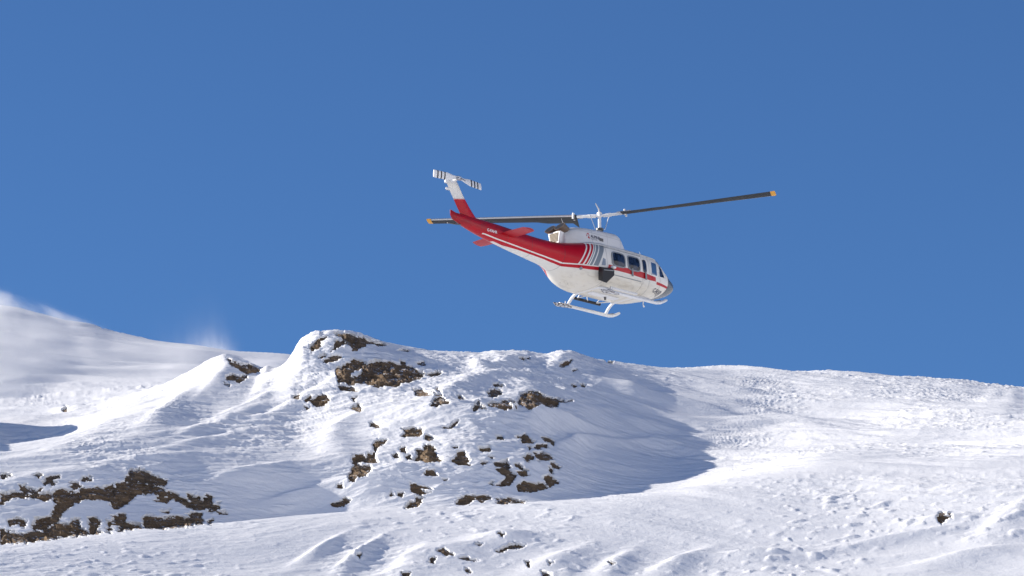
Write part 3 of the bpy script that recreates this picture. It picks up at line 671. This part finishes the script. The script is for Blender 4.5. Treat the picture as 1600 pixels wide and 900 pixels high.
def rrect(cx, cz, hw, hh, rad, n=40, slant=0.0, taper=0.0):
    P = []
    for i in range(n):
        a = 2*math.pi*i/n; ca, sa = math.cos(a), math.sin(a); e = 2/5.0
        px = hw*math.copysign(abs(ca)**e, ca); pz = hh*math.copysign(abs(sa)**e, sa)
        P.append((cx + px*(1+taper*pz/hh) + slant*pz, cz + pz))
    return P
def poly_round(pts, n=8, r=.25):
    P = []; k = len(pts)
    for i in range(k):
        a, b_, c_ = [np.array(pts[(i+j) % k], float) for j in (-1, 0, 1)]
        s = b_ + (a-b_)*r; e = b_ + (c_-b_)*r
        for q in range(n):
            t = q/(n-1); P.append(tuple((1-t)**2*s + 2*t*(1-t)*b_ + t*t*e))
    return P
def patch(name, P, off, mat, parent, sgn=-1, rings=7, lip=0.03):
    cx = sum(p[0] for p in P)/len(P); cz = sum(p[1] for p in P)/len(P); n = len(P)
    v = [(cx, side_y(cx, cz, sgn, off), cz)]; f = []
    for k in range(1, rings+1):
        t = k/rings; v += [(cx+(x-cx)*t, side_y(cx+(x-cx)*t, cz+(z-cz)*t, sgn, off), cz+(z-cz)*t) for x, z in P]
    v += [(x, side_y(x, z, sgn, off-lip), z) for x, z in P]
    for j in range(n): f.append((0, 1+j, 1+(j+1) % n))
    for k in range(rings):
        for j in range(n):
            a = 1+k*n; q = (j+1) % n; f.append((a+j, a+n+j, a+n+q, a+q))
    return MB().add(v, f).build(name, mat, parent, ang=35)
def frame(name, P, wdt, off, mat, parent, sgn=-1):
    cx = sum(p[0] for p in P)/len(P); cz = sum(p[1] for p in P)/len(P); n = len(P)
    def sc(k):
        o = []
        for x, z in P:
            dx, dz_ = x-cx, z-cz; l = math.hypot(dx, dz_); o.append((cx+dx*(l+k)/l, cz+dz_*(l+k)/l))
        return o
    rings = []
    for kk, oo in ((0, off-.03), (0, off), (wdt, off), (wdt, off-.03)):
        rings.append([(x, side_y(x, z, sgn, oo), z) for x, z in sc(kk)])
    return MB().loft(rings, cap=False).build(name, mat, parent, ang=35)

for sgn in (-1, 1):
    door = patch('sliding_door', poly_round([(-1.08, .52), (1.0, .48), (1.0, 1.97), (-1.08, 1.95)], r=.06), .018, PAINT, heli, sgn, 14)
    for cx in (-.445, .465):
        wp = rrect(cx, 1.475, .355 if cx < 0 else .335, .275, .1)
        pane = patch('window_pane', wp, .030, GLASS, door, sgn, 5); frame('window_frame', wp, .055, .040, GRYM, door, sgn)
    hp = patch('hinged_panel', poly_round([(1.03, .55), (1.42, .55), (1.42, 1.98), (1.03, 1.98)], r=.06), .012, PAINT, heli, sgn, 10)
    patch('panel_window', rrect(1.15, 1.5, .10, .27, .1), .024, GLASS, hp, sgn, 4)
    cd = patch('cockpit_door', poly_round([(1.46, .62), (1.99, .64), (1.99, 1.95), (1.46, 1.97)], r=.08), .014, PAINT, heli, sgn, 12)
    pw = poly_round([(1.56, 1.22), (1.88, 1.21), (1.92, 1.75), (1.58, 1.77)], r=.12)
    patch('door_window', pw, .024, SKYG, cd, sgn, 5); frame('window_frame', pw, .03, .032, WHT, cd, sgn)
    qw = poly_round([(2.08, 1.22), (2.44, 1.24), (2.30, 1.56), (2.12, 1.76)], r=.12)
    qq = patch('quarter_window', qw, .010, GLASS, heli, sgn, 5); frame('window_frame', qw, .028, .020, WHT, qq, sgn)
    # door handles and track rollers
    for x in (.33, 1.16):
        y = side_y(x, 1.1, sgn, .05)
        MB().box((x, y, 1.08), (.085, .05, .34), bev=.015).build('door_strap' if x < 1 else 'door_handle', GRYM, heli)
    y = side_y(0, .80, sgn, .028)
    MB().box((-.02, y, .80), (1.9, .02, .022)).build('door_rail', GRYM, heli)
    # triangular cabin window behind the door
    tw = poly_round([(-1.44, 1.08), (-1.22, 1.10), (-1.22, 1.36), (-1.34, 1.40)], r=.1)
    patch('cabin_window', tw, .010, simple('grey_blue_panel', (.25, .30, .36), .3), heli, sgn, 5)
    # roof gutter
    gp = [(x, side_y(x, 1.985, sgn, .015), 1.995) for x in np.linspace(-2.0, 2.15, 30)]
    MB().tube(gp, .022, 6).build('roof_gutter', ALU, heli)
    gp = [(x, side_y(x, 1.90, sgn, .012), 1.90) for x in np.linspace(-1.2, 1.0, 20)]
    MB().tube(gp, .018, 6).build('door_track', GRYM, heli)
    # windshield
    v = []; f = []; nx, nt2 = 9, 12; a0, a1 = (math.pi+R_(34), math.pi+R_(84))
    for i in range(nx+1):
        x = 2.2 + .78*i/nx
        for j in range(nt2+1):
            th = R_(40 + 47*j/nt2); th = th if sgn > 0 else math.pi-th
            v.append(fpt(x, th, .012))
    for i in range(nx):
        for j in range(nt2): a = i*(nt2+1)+j; f.append((a, a+1, a+nt2+2, a+nt2+1))
    MB().add(v, f).build('windshield', GLASS, heli)
    # lower nose window
    v = []; f = []
    for i in range(7):
        x = 2.75 + .75*i/6
        for j in range(7):
            th = R_(-28 - 34*j/6); th = th if sgn > 0 else math.pi-th; v.append(fpt(x, th, .01))
    for i in range(6):
        for j in range(6): a = i*7+j; f.append((a, a+1, a+8, a+7))
    if sgn > 0: MB().add(v, f).build('chin_window', GLASS, heli)
    # roof windows and wipers
    MB().tube([(2.25, sgn*.25, 2.16), (2.5, sgn*.3, 1.99)], .012, 5).build('wiper', BLK, heli)
# nose details
MB().tube([(3.8, 0, 1.22), (4.1, 0, 1.22)], [.022, .008], 8).build('pitot_tube', ALU, heli)
MB().tube([(2.45, 0, .53), (2.42, 0, .36), (2.48, 0, .28)], [.02, .02, .045], 8).build('landing_light', WHT, heli)
# antennas on the roof
MB().tube([(2.36, 0, 2.1), (2.40, 0, 2.46), (2.34, 0, 2.62)], [.012, .01, .006], 6).build('antenna', WHT, heli)
MB().tube([(1.9, 0, 2.2), (2.12, 0, 2.44)], [.03, .014], 6).build('antenna', WHT, heli)
MB().box((1.35, 0, 2.28), (.3, .1, .1), bev=.03).build('antenna', WHT, heli)
MB().box((2.0, -.35, 2.235), (.5, .32, .03), bev=.01).build('roof_window', GLASS, heli)

# --- engine cowling
CW = [(-2.62,1.92,2.46,2.05,.42,4),(-2.4,1.90,2.62,2.1,.52,4),(-2.1,1.90,2.76,2.15,.60,4),(-1.5,1.90,2.84,2.2,.66,4),(-.5,1.9,2.90,2.2,.67,4),
      (.3,1.95,2.93,2.2,.64,4),(.55,2.0,2.90,2.2,.60,3.5),(.70,2.03,2.78,2.2,.56,3),(.85,2.06,2.63,2.2,.50,2.6),(1.05,2.10,2.42,2.2,.40,2.2),(1.2,2.14,2.24,2.18,.25,2)]
cx_ = [c[0] for c in CW]
rg = []
for x in np.linspace(-2.62, 1.2, 60):
    zb, zt, zc, wd, n = [float(catmull1(cx_, [c[k] for c in CW], np.array([x]))[0]) for k in range(1, 6)]
    r = []
    for j in range(48):
        a = 2*math.pi*j/48; c, s = math.cos(a), math.sin(a)
        r.append((x, wd*math.copysign(abs(c)**(2/n), c), zc + (zt-zc if s >= 0 else zc-zb)*math.copysign(abs(s)**(2/n), s)))
    rg.append(r)
cowl = MB().loft(rg).build('engine_cowling', WHM, heli, ang=50)
cpar = lambda x: [float(catmull1(cx_, [c[k] for c in CW], np.array([x]))[0]) for k in range(1, 6)]
def cowl_y(x, z, off=0):
    zb, zt, zc, wd, n = cpar(x); q = min(max(z-zc, 0)/(zt-zc), .99); return -(wd*(1-q**n)**(1/n) + off)
# cooler housing with grille facing aft
MB().loft([[(x, -w0, z0), (x, w0, z0), (x, w1, z1), (x, -w1, z1)] for x, w0, z0, w1, z1 in ((-2.5, .26, 1.96, .36, 2.5), (-2.80, .24, 1.98, .34, 2.5), (-2.83, .22, 2.0, .32, 2.48))]).build('cooler_housing', WHT, heli, smooth=False)
gr = MB().add([(-2.838, -.19, 2.06), (-2.838, .19, 2.06), (-2.838, .26, 2.44), (-2.838, -.26, 2.44)], [(0, 1, 2, 3)]).build('grille', GRILLM, heli)
for k in range(7): MB().box((-2.850, 0, 2.26-.16+.052*k), (.012, .39+.018*k, .012)).build('grille_slat', simple('slat_tan', (.34,.28,.19), .5) if k == 0 else bpy.data.materials['slat_tan'], gr)
# exhaust ejectors
for sy in (1, -1):
    rr = []
    path = [((-2.2, sy*.24, 2.48), .15, -10), ((-2.42, sy*.25, 2.57), .19, -22), ((-2.6, sy*.26, 2.63), .215, -32), ((-2.78, sy*.27, 2.69), .24, -42)]
    def ring(c, r, tilt, k=1.0):
        c = Vector(c); t = R_(tilt); ux = Vector((math.sin(-t), 0, math.cos(t)))
        ux = Vector((math.sin(t), 0, math.cos(t)))
        return [c + Vector((0, 1, 0))*r*k*math.cos(a) + ux*r*1.02*k*math.sin(a) for a in [2*math.pi*i/28 for i in range(28)]]
    for c, r, t_ in path: rr.append(ring(c, r, -t_*1.1))
    e = MB().loft(rr + [ring(path[-1][0], path[-1][1], 46, .90)], cap=False)
    ex = e.build('exhaust_duct', SOOT, heli, ang=50)
    MB().loft([ring(path[-1][0], path[-1][1], 46, .905), ring((-2.66, sy*.262, 2.66), .21, 42, .95), ring((-2.5, sy*.256, 2.62), .19, 34, .9), ring((-2.3, sy*.256, 2.58), .15, 30, .5)]).build('exhaust_throat', BLK, ex)
MB().tube([(-2.1, 0, 2.74), (-2.28, 0, 3.02), (-2.38, -.02, 3.14)], [.02, .01, .006], 6).build('antenna', WHT, heli)
# intake on cowling side
MB().box((-.73, cowl_y(-.73, 2.41, .004), 2.405), (.23, .02, .13), bev=.008).build('intake_screen', STEEL, heli)

# --- lettering
def lettering(name, txt, size, x0, z0, slope, yfun, mat, parent, sgn=-1, shear=0.0, bold=0.0):
    cu = bpy.data.curves.new(name, 'FONT'); cu.body = txt; cu.size = size; cu.extrude = 0; cu.offset = bold; cu.shear = shear; cu.resolution_u = 3
    o = bpy.data.objects.new(name, cu); COL.objects.link(o); dg = bpy.context.evaluated_depsgraph_get()
    me = bpy.data.meshes.new_from_object(o.evaluated_get(dg)); COL.objects.unlink(o); bpy.data.objects.remove(o)
    for v_ in me.vertices:
        u_, w_ = v_.co.x, v_.co.y; x = x0 + u_; z = z0 + w_ + slope*u_
        v_.co = (x, yfun(x, z), z)
    me.materials.clear(); me.materials.append(mat)
    o = bpy.data.objects.new(name, me); COL.objects.link(o); o.parent = parent; return o
INK = simple('dark_lettering', (0.05, 0.05, 0.09), .5); WINK = simple('white_lettering', (.8, .8, .8), .5)
lettering('company_name', 'ALPINE', .17, -1.36, 2.395, -.02, lambda x, z: cowl_y(x, z, .006), INK, cowl, bold=.006)
lettering('company_subtitle', 'HELICOPTERS', .062, -1.36, 2.325, -.02, lambda x, z: cowl_y(x, z, .006), INK, cowl)
def logo_bits():
    m = MB()
    for pts in ([(-1.60,2.47),(-1.54,2.56),(-1.46,2.545),(-1.43,2.46),(-1.47,2.45),(-1.49,2.51),(-1.535,2.52),(-1.565,2.46)],
                [(-1.47,2.44),(-1.40,2.33),(-1.50,2.33),(-1.54,2.37)], [(-1.61,2.45),(-1.56,2.45),(-1.58,2.40),(-1.62,2.41)]):
        m.add([(x, cowl_y(x, z, .007), z) for x, z in pts], [tuple(range(len(pts)))])
    return m.build('logo', simple('logo_red', (.45, .01, .03), .5), cowl, smooth=False)
logo_bits()
lettering('registration', 'C-FAHR', .20, 1.80, .575, -.01, lambda x, z: side_y(x, z, -1, .024), INK, heli, shear=.15, bold=.004)
lettering('registration', 'C-FAHR', .15, -7.02, 1.70, -.06, lambda x, z: side_y(x, z, -1, .006), WINK, heli, bold=.004)

# --- tail fin, tail rotor
def foil(le, te, z, th, n=9):
    P = []; c = le-te
    for i in range(n): q = i/(n-1); P.append((le - c*q, th*2.6*math.sqrt(q)*(1-q)*1.0, z))
    for i in range(n-2, 0, -1): q = i/(n-1); P.append((le - c*q, -th*2.6*math.sqrt(q)*(1-q)*1.0, z))
    return P
fr = []
for z, le, te, th in ((2.05,-7.25,-8.2,.14),(2.24,-7.44,-8.27,.13),(2.5,-7.69,-8.44,.12),(2.85,-7.98,-8.66,.11),(3.15,-8.17,-8.86,.10),(3.42,-8.34,-8.98,.10),(3.55,-8.42,-8.99,.09),(3.62,-8.52,-8.95,.05)):
    fr.append(foil(le, te, z, th))
fin = MB().loft(fr).build('tail_fin', FINP, heli, ang=50)
MB().box((-8.98, 0, 3.42), (.16, .14, .16), bev=.04).build('gearbox_cover', WHT, fin)
MB().box((-8.93, 0, 3.13), (.2, .1, .12), bev=.04).build('tail_light', WHT, fin)
MB().tube([(-8.72, 0, 3.47), (-8.76, -.22, 3.47), (-8.80, -.44, 3.47)], [.11, .08, .06], 12).build('tail_rotor_shaft', WHT, fin)
MB().tube([(-8.15, 0, 1.80), (-8.6, 0, 1.74), (-9.0, 0, 1.71)], [.03, .022, .018], 8).build('tail_skid', STEEL, heli)
tr = MB().box((-8.80, -.50, 3.47), (.28, .12, .16), bev=.03).build('tail_rotor_hub', ALU, heli)
for (dx, dz_, L) in ((-1, -.03, 1.40), (1, -.07, 1.26)):
    e = Vector((dx, 0, dz_)).normalized(); c = Vector((0, 0, 1)); c = (c - e*c.dot(e)).normalized()
    c = (c*math.cos(R_(9)) + Vector((0, 1, 0))*math.sin(R_(9))*dx).normalized(); nn = e.cross(c)
    def tb(r0, r1, k=8, grow=1.0):
        rs = []
        for i in range(k+1):
            r = r0+(r1-r0)*i/k; ch = .13 + .17*min(max((r-.18)/.42, 0), 1); t_ = .022*grow; h_ = ch*grow
            o = Vector((-8.80, -.50, 3.47)) + e*r - c*(ch*.1)*(0 if r < .2 else 1)
            rs.append([o + c*h_*.5*math.cos(a) + nn*t_*math.sin(a) for a in [2*math.pi*q/16 for q in range(16)]])
        return rs
    tbl = MB().loft(tb(.10, L, 14)).build('tail_rotor_blade', WHT, heli, ang=60)
    for q in (.56, .70, .84): MB().loft(tb(L*q-.035, L*q+.035, 1, 1.03)).build('blade_stripe', BLK, tbl, ang=60)
    MB().tube([Vector((-8.8, -.56, 3.47)) + e*.05, Vector((-8.8, -.62, 3.40)) + e*.25], .014, 6).build('pitch_link', STEEL, tbl)
# stabilisers
for sy in (-1, 1):
    rs = []
    for yy, ch, xo in ((.22, .78, -5.40), (.5, .77, -5.42), (1.2, .70, -5.46), (1.38, .66, -5.49), (1.44, .5, -5.56)):
        zc = 1.72; tl = R_(4); ring = []
        for i in range(9):
            q = i/8; ring.append((xo-ch*q, sy*yy, zc + .06*2.2*math.sqrt(q)*(1-q) + q*ch*math.sin(tl)))
        for i in range(7, 0, -1):
            q = i/8; ring.append((xo-ch*q, sy*yy, zc - .05*2.2*math.sqrt(q)*(1-q) + q*ch*math.sin(tl)))
        rs.append(ring)
    MB().loft(rs).build('stabiliser', REDM, heli, ang=50)

# --- mast, hub, main rotor
HUB = Vector((-.03, 0, 3.70))
mast = MB().tube([(-.06, 0, 2.80), (-.05, 0, 3.25), HUB + Vector((0, 0, .12))], [.075, .065, .065], 14).build('mast', WHT, heli)
MB().tube([(-.06, 0, 2.86), (-.06, 0, 2.98), (-.06, 0, 3.04)], [.24, .2, .11], 18).build('mast_boot', STEEL, mast)
MB().tube([(-.055, 0, 3.08), (-.055, 0, 3.16)], .16, 16).build('swashplate', STEEL, mast)
AZB = [(119.5, 4.6, (24, 9)), (301.0, 1.6, (11, -7))]
for az, flap, (p0, p1) in AZB:
    a, fl = R_(az), R_(flap); e = Vector((math.cos(a)*math.cos(fl), math.sin(a)*math.cos(fl), math.sin(fl)))
    ld = Vector((-math.sin(a), math.cos(a), 0)); up = e.cross(ld)
    P = lambda r, c=0, u=0: HUB + e*r + ld*c + up*u
    def sect(r, q0=0.0, q1=1.0, grow=1.0):
        ch = .45; root = max(0, 1-max(0, (r-1.0))/1.6)
        ch2 = ch + (.12 if 1.0 < r < 2.3 else (.12*max(0, 1-(r-2.3)/.4) if r < 2.7 else 0)) ; pt = R_(p0 + (p1-p0)*(r-1)/6.3)
        cd_ = ld*math.cos(pt) + up*math.sin(pt); ud = -ld*math.sin(pt) + up*math.cos(pt)
        top = []; bot = []
        for i in range(9):
            q = q0 + (q1-q0)*(i/8)**(1.5 if q0 == 0 else 1); t_ = (.045+.02*root)*grow*2.6*math.sqrt(q)*(1-q)*.9 + .003*grow
            b_ = HUB + e*r + cd_*((.25-q)*ch2 if q > .25 else (.25-q)*ch)
            top.append(b_ + ud*t_); bot.append(b_ - ud*t_)
        return top + bot[::-1]
    rs = [sect(r) for r in np.linspace(.98, 7.13, 30)]
    bl = MB().loft(rs).build('rotor_blade', BLADE, heli, ang=50)
    MB().loft([sect(r) for r in (7.13, 7.2, 7.31)]).build('blade_tip', YEL, bl, ang=50)
    MB().loft([sect(r, 0.0, .13, 1.05) for r in np.linspace(1.05, 7.11, 24)]).build('leading_edge_strip', ALU, bl, ang=50)
    MB().tube([P(.16), P(.5), P(.52), P(.95)], [.075, .075, .06, .06], 12).build('blade_grip', WHT, heli)
    yk = MB().box((0, 0, 0), (.9, .20, .05), bev=.015)
    M3 = Matrix((e, ld, up)).transposed(); yk.v = [tuple(HUB + M3 @ (Vector(p) + Vector((.50, 0, 0)))) for p in yk.v]
    yk.build('hub_yoke', WHT, heli)
    for c in (-.13, .13): MB().tube([P(1.08, c, -.12), P(1.08, c, .12)], .045, 10).build('blade_bolt', WHT, heli)
    MB().tube([P(.38, .05), P(.34, .22, -.02)], [.035, .03], 8).build('pitch_horn', WHT, heli)
    bp = P(.34, .22, -.02); MB().tube([bp, Vector((HUB.x + (bp.x-HUB.x)*.5, (bp.y)*.5, 3.12))], .016, 6).build('pitch_link', ALU, heli)
    MB().tube([P(.75, -.2), P(1.35, -.24)], .03, 6).build('drag_brace', ALU, heli)
MB().box(HUB + Vector((0, 0, .05)), (.18, .2, .24), bev=.04).build('hub_trunnion', WHT, heli)
MB().tube([HUB + Vector((0, 0, .16)), HUB + Vector((-.04, 0, .30)), HUB + Vector((-.22, 0, .50))], [.05, .035, .022], 8).build('hub_cap', ALU, heli)

# --- landing gear
for sy in (1, -1):
    pts = [(-1.25, sy*1.3, .06), (-.8, sy*1.3, .05), (0, sy*1.3, .05), (1.4, sy*1.3, .05), (1.75, sy*1.3, .055), (2.0, sy*1.3, .10), (2.2, sy*1.3, .18), (2.4, sy*1.3, .28)]
    sk = MB().tube(pts, [.055, .065, .065, .07, .07, .065, .06, .05], 12).build('skid', WHT, heli)
    bp = MB().add([(-1.62, sy*1.3, .045), (-1.2, sy*1.3-.24, .03), (-.55, sy*1.3-.06, .02), (-.55, sy*1.3+.06, .02), (-1.2, sy*1.3+.24, .03),
                   (-1.62, sy*1.3, .015), (-1.2, sy*1.3-.24, .0), (-.55, sy*1.3-.06, -.01), (-.55, sy*1.3+.06, -.01), (-1.2, sy*1.3+.24, .0)],
                  [(0,1,2,3,4),(9,8,7,6,5),(0,5,6,1),(1,6,7,2),(2,7,8,3),(3,8,9,4),(4,9,5,0)])
    bpm = NB('snowy_rubber'); nz = bpm.noise(bpm.coord(), 11, 3, .6)
    bpm = bpm.bsdf(bpm.ramp(nz, [(.47, (.05, .04, .035)), (.53, (.62, .62, .63))]), .7)
    bp.build('snow_pad', bpm, sk, smooth=False)
    MB().tube([(1.55, sy*1.3, .05), (1.8, sy*1.3+.02, .13), (2.05, sy*1.3+.02, .2)], [.03, .03, .02], 6).build('skid_shoe', GRYM, sk)
    MB().tube([(-.9, sy*1.3, .05), (-.88, sy*1.3, .22)], .02, 6).build('handling_eye', WHT, sk)
for x0, x1 in ((-1.0, -.76), (1.25, 1.52)):
    rs = []
    for t_ in np.linspace(-1, 1, 21):
        y = t_*1.3; q = abs(t_); z = .40 - .35*max(0, (q-.35)/.65)**1.9; rs.append((x0 + (x1-x0)*q**2, y, z))
    MB().tube(rs, .062, 12).build('cross_tube', WHT, heli)
# flight step on struts, port side
MB().tube([(-.70, 1.02, .33), (.90, 1.02, .33)], .062, 8).build('flight_step', BLK, heli)
for pth in ([(-.50, .8, .50), (-.52, .95, .35), (-.10, .8, .47)], [(-.12, .8, .48), (.12, .98, .34)], [(.70, .8, .48), (.62, .98, .33), (1.30, .8, .46)]):
    MB().tube(pth, .022, 6).build('step_strut', WHT, heli)
MB().tube([(-.70, -1.02, .33), (.90, -1.02, .33)], .05, 8).build('flight_step', WHT, heli)
MB().box((0, .0, .33), (1.6, .30, .10), bev=.03).build('cargo_hook_beam', WHT, heli)
MB().tube([(.1, 0, .34), (.1, 0, .16)], [.06, .04], 8).build('cargo_hook', STEEL, heli)
# black folding box on the starboard side with a white lamp on top
pts = [(-1.66, .86), (-.97, .93), (-.98, .68), (-1.48, .27), (-1.70, .29)]
v = [(x, -1.52, z) for x, z in pts] + [(x+.10, -1.20, z+.16) for x, z in pts]
MB().add(v, [(0,1,2,3,4),(9,8,7,6,5),(0,5,6,1),(1,6,7,2),(2,7,8,3),(3,8,9,4),(4,9,5,0)]).build('side_box', BLK, heli, smooth=False)
MB().tube([(-1.60, -1.53, .80), (-1.02, -1.53, .86)], .02, 6).build('box_handle', GRYM, heli)
MB().box((-.93, -1.45, 1.04), (.22, .16, .10), bev=.03).build('side_lamp', WHT, heli)
MB().tube([(-2.42, -.98, .82), (-2.42, -1.06, .82)], .06, 10).build('fuel_cap', GRYM, heli)
# ------------------------------------------------------------------ wind blown snow over the far left slope
kc = 13                                                # crest line of the far slope
cxs = D[kc]*np.sin(AZ); czs = ZZ[kc]
ptsu = [-100, 0, 50, 100, 140, 180, 250, 300, 350, 400, 450, 560]
pc = []
for u_ in ptsu:
    az_ = math.atan((u_-800)/F_PX/cP); i_ = int(np.searchsorted(AZ, az_)); pc.append((float(cxs[i_]), float(czs[i_])))
bxm = (-50., 240., 42., -11., 322., 76.)
m = MB().box(((bxm[0]+bxm[3])/2, (bxm[1]+bxm[4])/2, (bxm[2]+bxm[5])/2), (bxm[3]-bxm[0], bxm[4]-bxm[1], bxm[5]-bxm[2]))
b = NB('blowing_snow'); co = b.n('ShaderNodeTexCoord').outputs['Object']; s = b.sep(co); x = s[0]; z = s[2]
zc = b.curve(x, [(-50, pc[0][1]+1.5)] + pc, -50, -11, 40, 90); zc = b.sub(zc, 0.35)
i12 = int(np.searchsorted(AZ, -0.09)); kk = float((ZZ[13, i12]-ZZ[12, i12])/(D[13, i12]-D[12, i12])); yc = float((D[13]*np.cos(AZ))[i12])
zs = b.add(zc, b.mul(b.math('MINIMUM', b.sub(s[1], yc), 0.0), kk))      # the slope falls towards the viewer
above = b.math('MAXIMUM', b.sub(z, zs), 0.0)
xp = pc[8][0]
pl = b.math('EXPONENT', b.math('MULTIPLY', b.math('POWER', b.math('ABSOLUTE', b.math('DIVIDE', b.sub(b.add(x, b.mul(above, .18)), xp-.3), 2.1)), 2.0), -1.0))
n1 = b.noise(b.mapping(co, (.35, .12, .55), (0, R_(-25), 0)), 1.0, 5, .62, .6)
n2 = b.noise(b.mapping(co, (1.3, .3, .30), (0, R_(10), 0)), 1.0, 4, .6, .4)
wisp = b.math('POWER', b.math('MULTIPLY_ADD', n1, 2.6, -.85, clamp=True), 1.6)
w2 = b.math('POWER', b.math('MULTIPLY_ADD', n2, 2.6, -.75, clamp=True), 1.4)
hgt = b.math('MULTIPLY_ADD', pl, .6, 0.14)
fall = b.math('EXPONENT', b.mul(b.math('DIVIDE', above, hgt), -1.0))
edge = b.mul(b.step(x, -49, .9), b.sub(1.0, b.step(x, -14.5, 1.8)))
leftw = b.add(0.25, b.sub(1.0, b.step(x, -24.0, 9.0)))
dens = b.mul(b.math('MULTIPLY_ADD', b.mul(b.step(above, .05, .05), b.sub(1.0, b.math('MULTIPLY', pl, 1.0, clamp=True))), -.7, 1.0), b.mul(b.mul(b.add(b.mul(wisp, leftw), b.mul(w2, b.mul(pl, 15.0))), fall), edge))
vol = b.n('ShaderNodeVolumePrincipled'); b.put(vol.inputs['Density'], b.mul(dens, 0.115)); vol.inputs['Color'].default_value = (.97, .975, .98, 1); vol.inputs['Anisotropy'].default_value = 0.2
b.t.links.new(vol.outputs[0], b.out.inputs['Volume'])
dr = m.build('blowing_snow', b.m, smooth=False); tag(dr, kind='stuff')
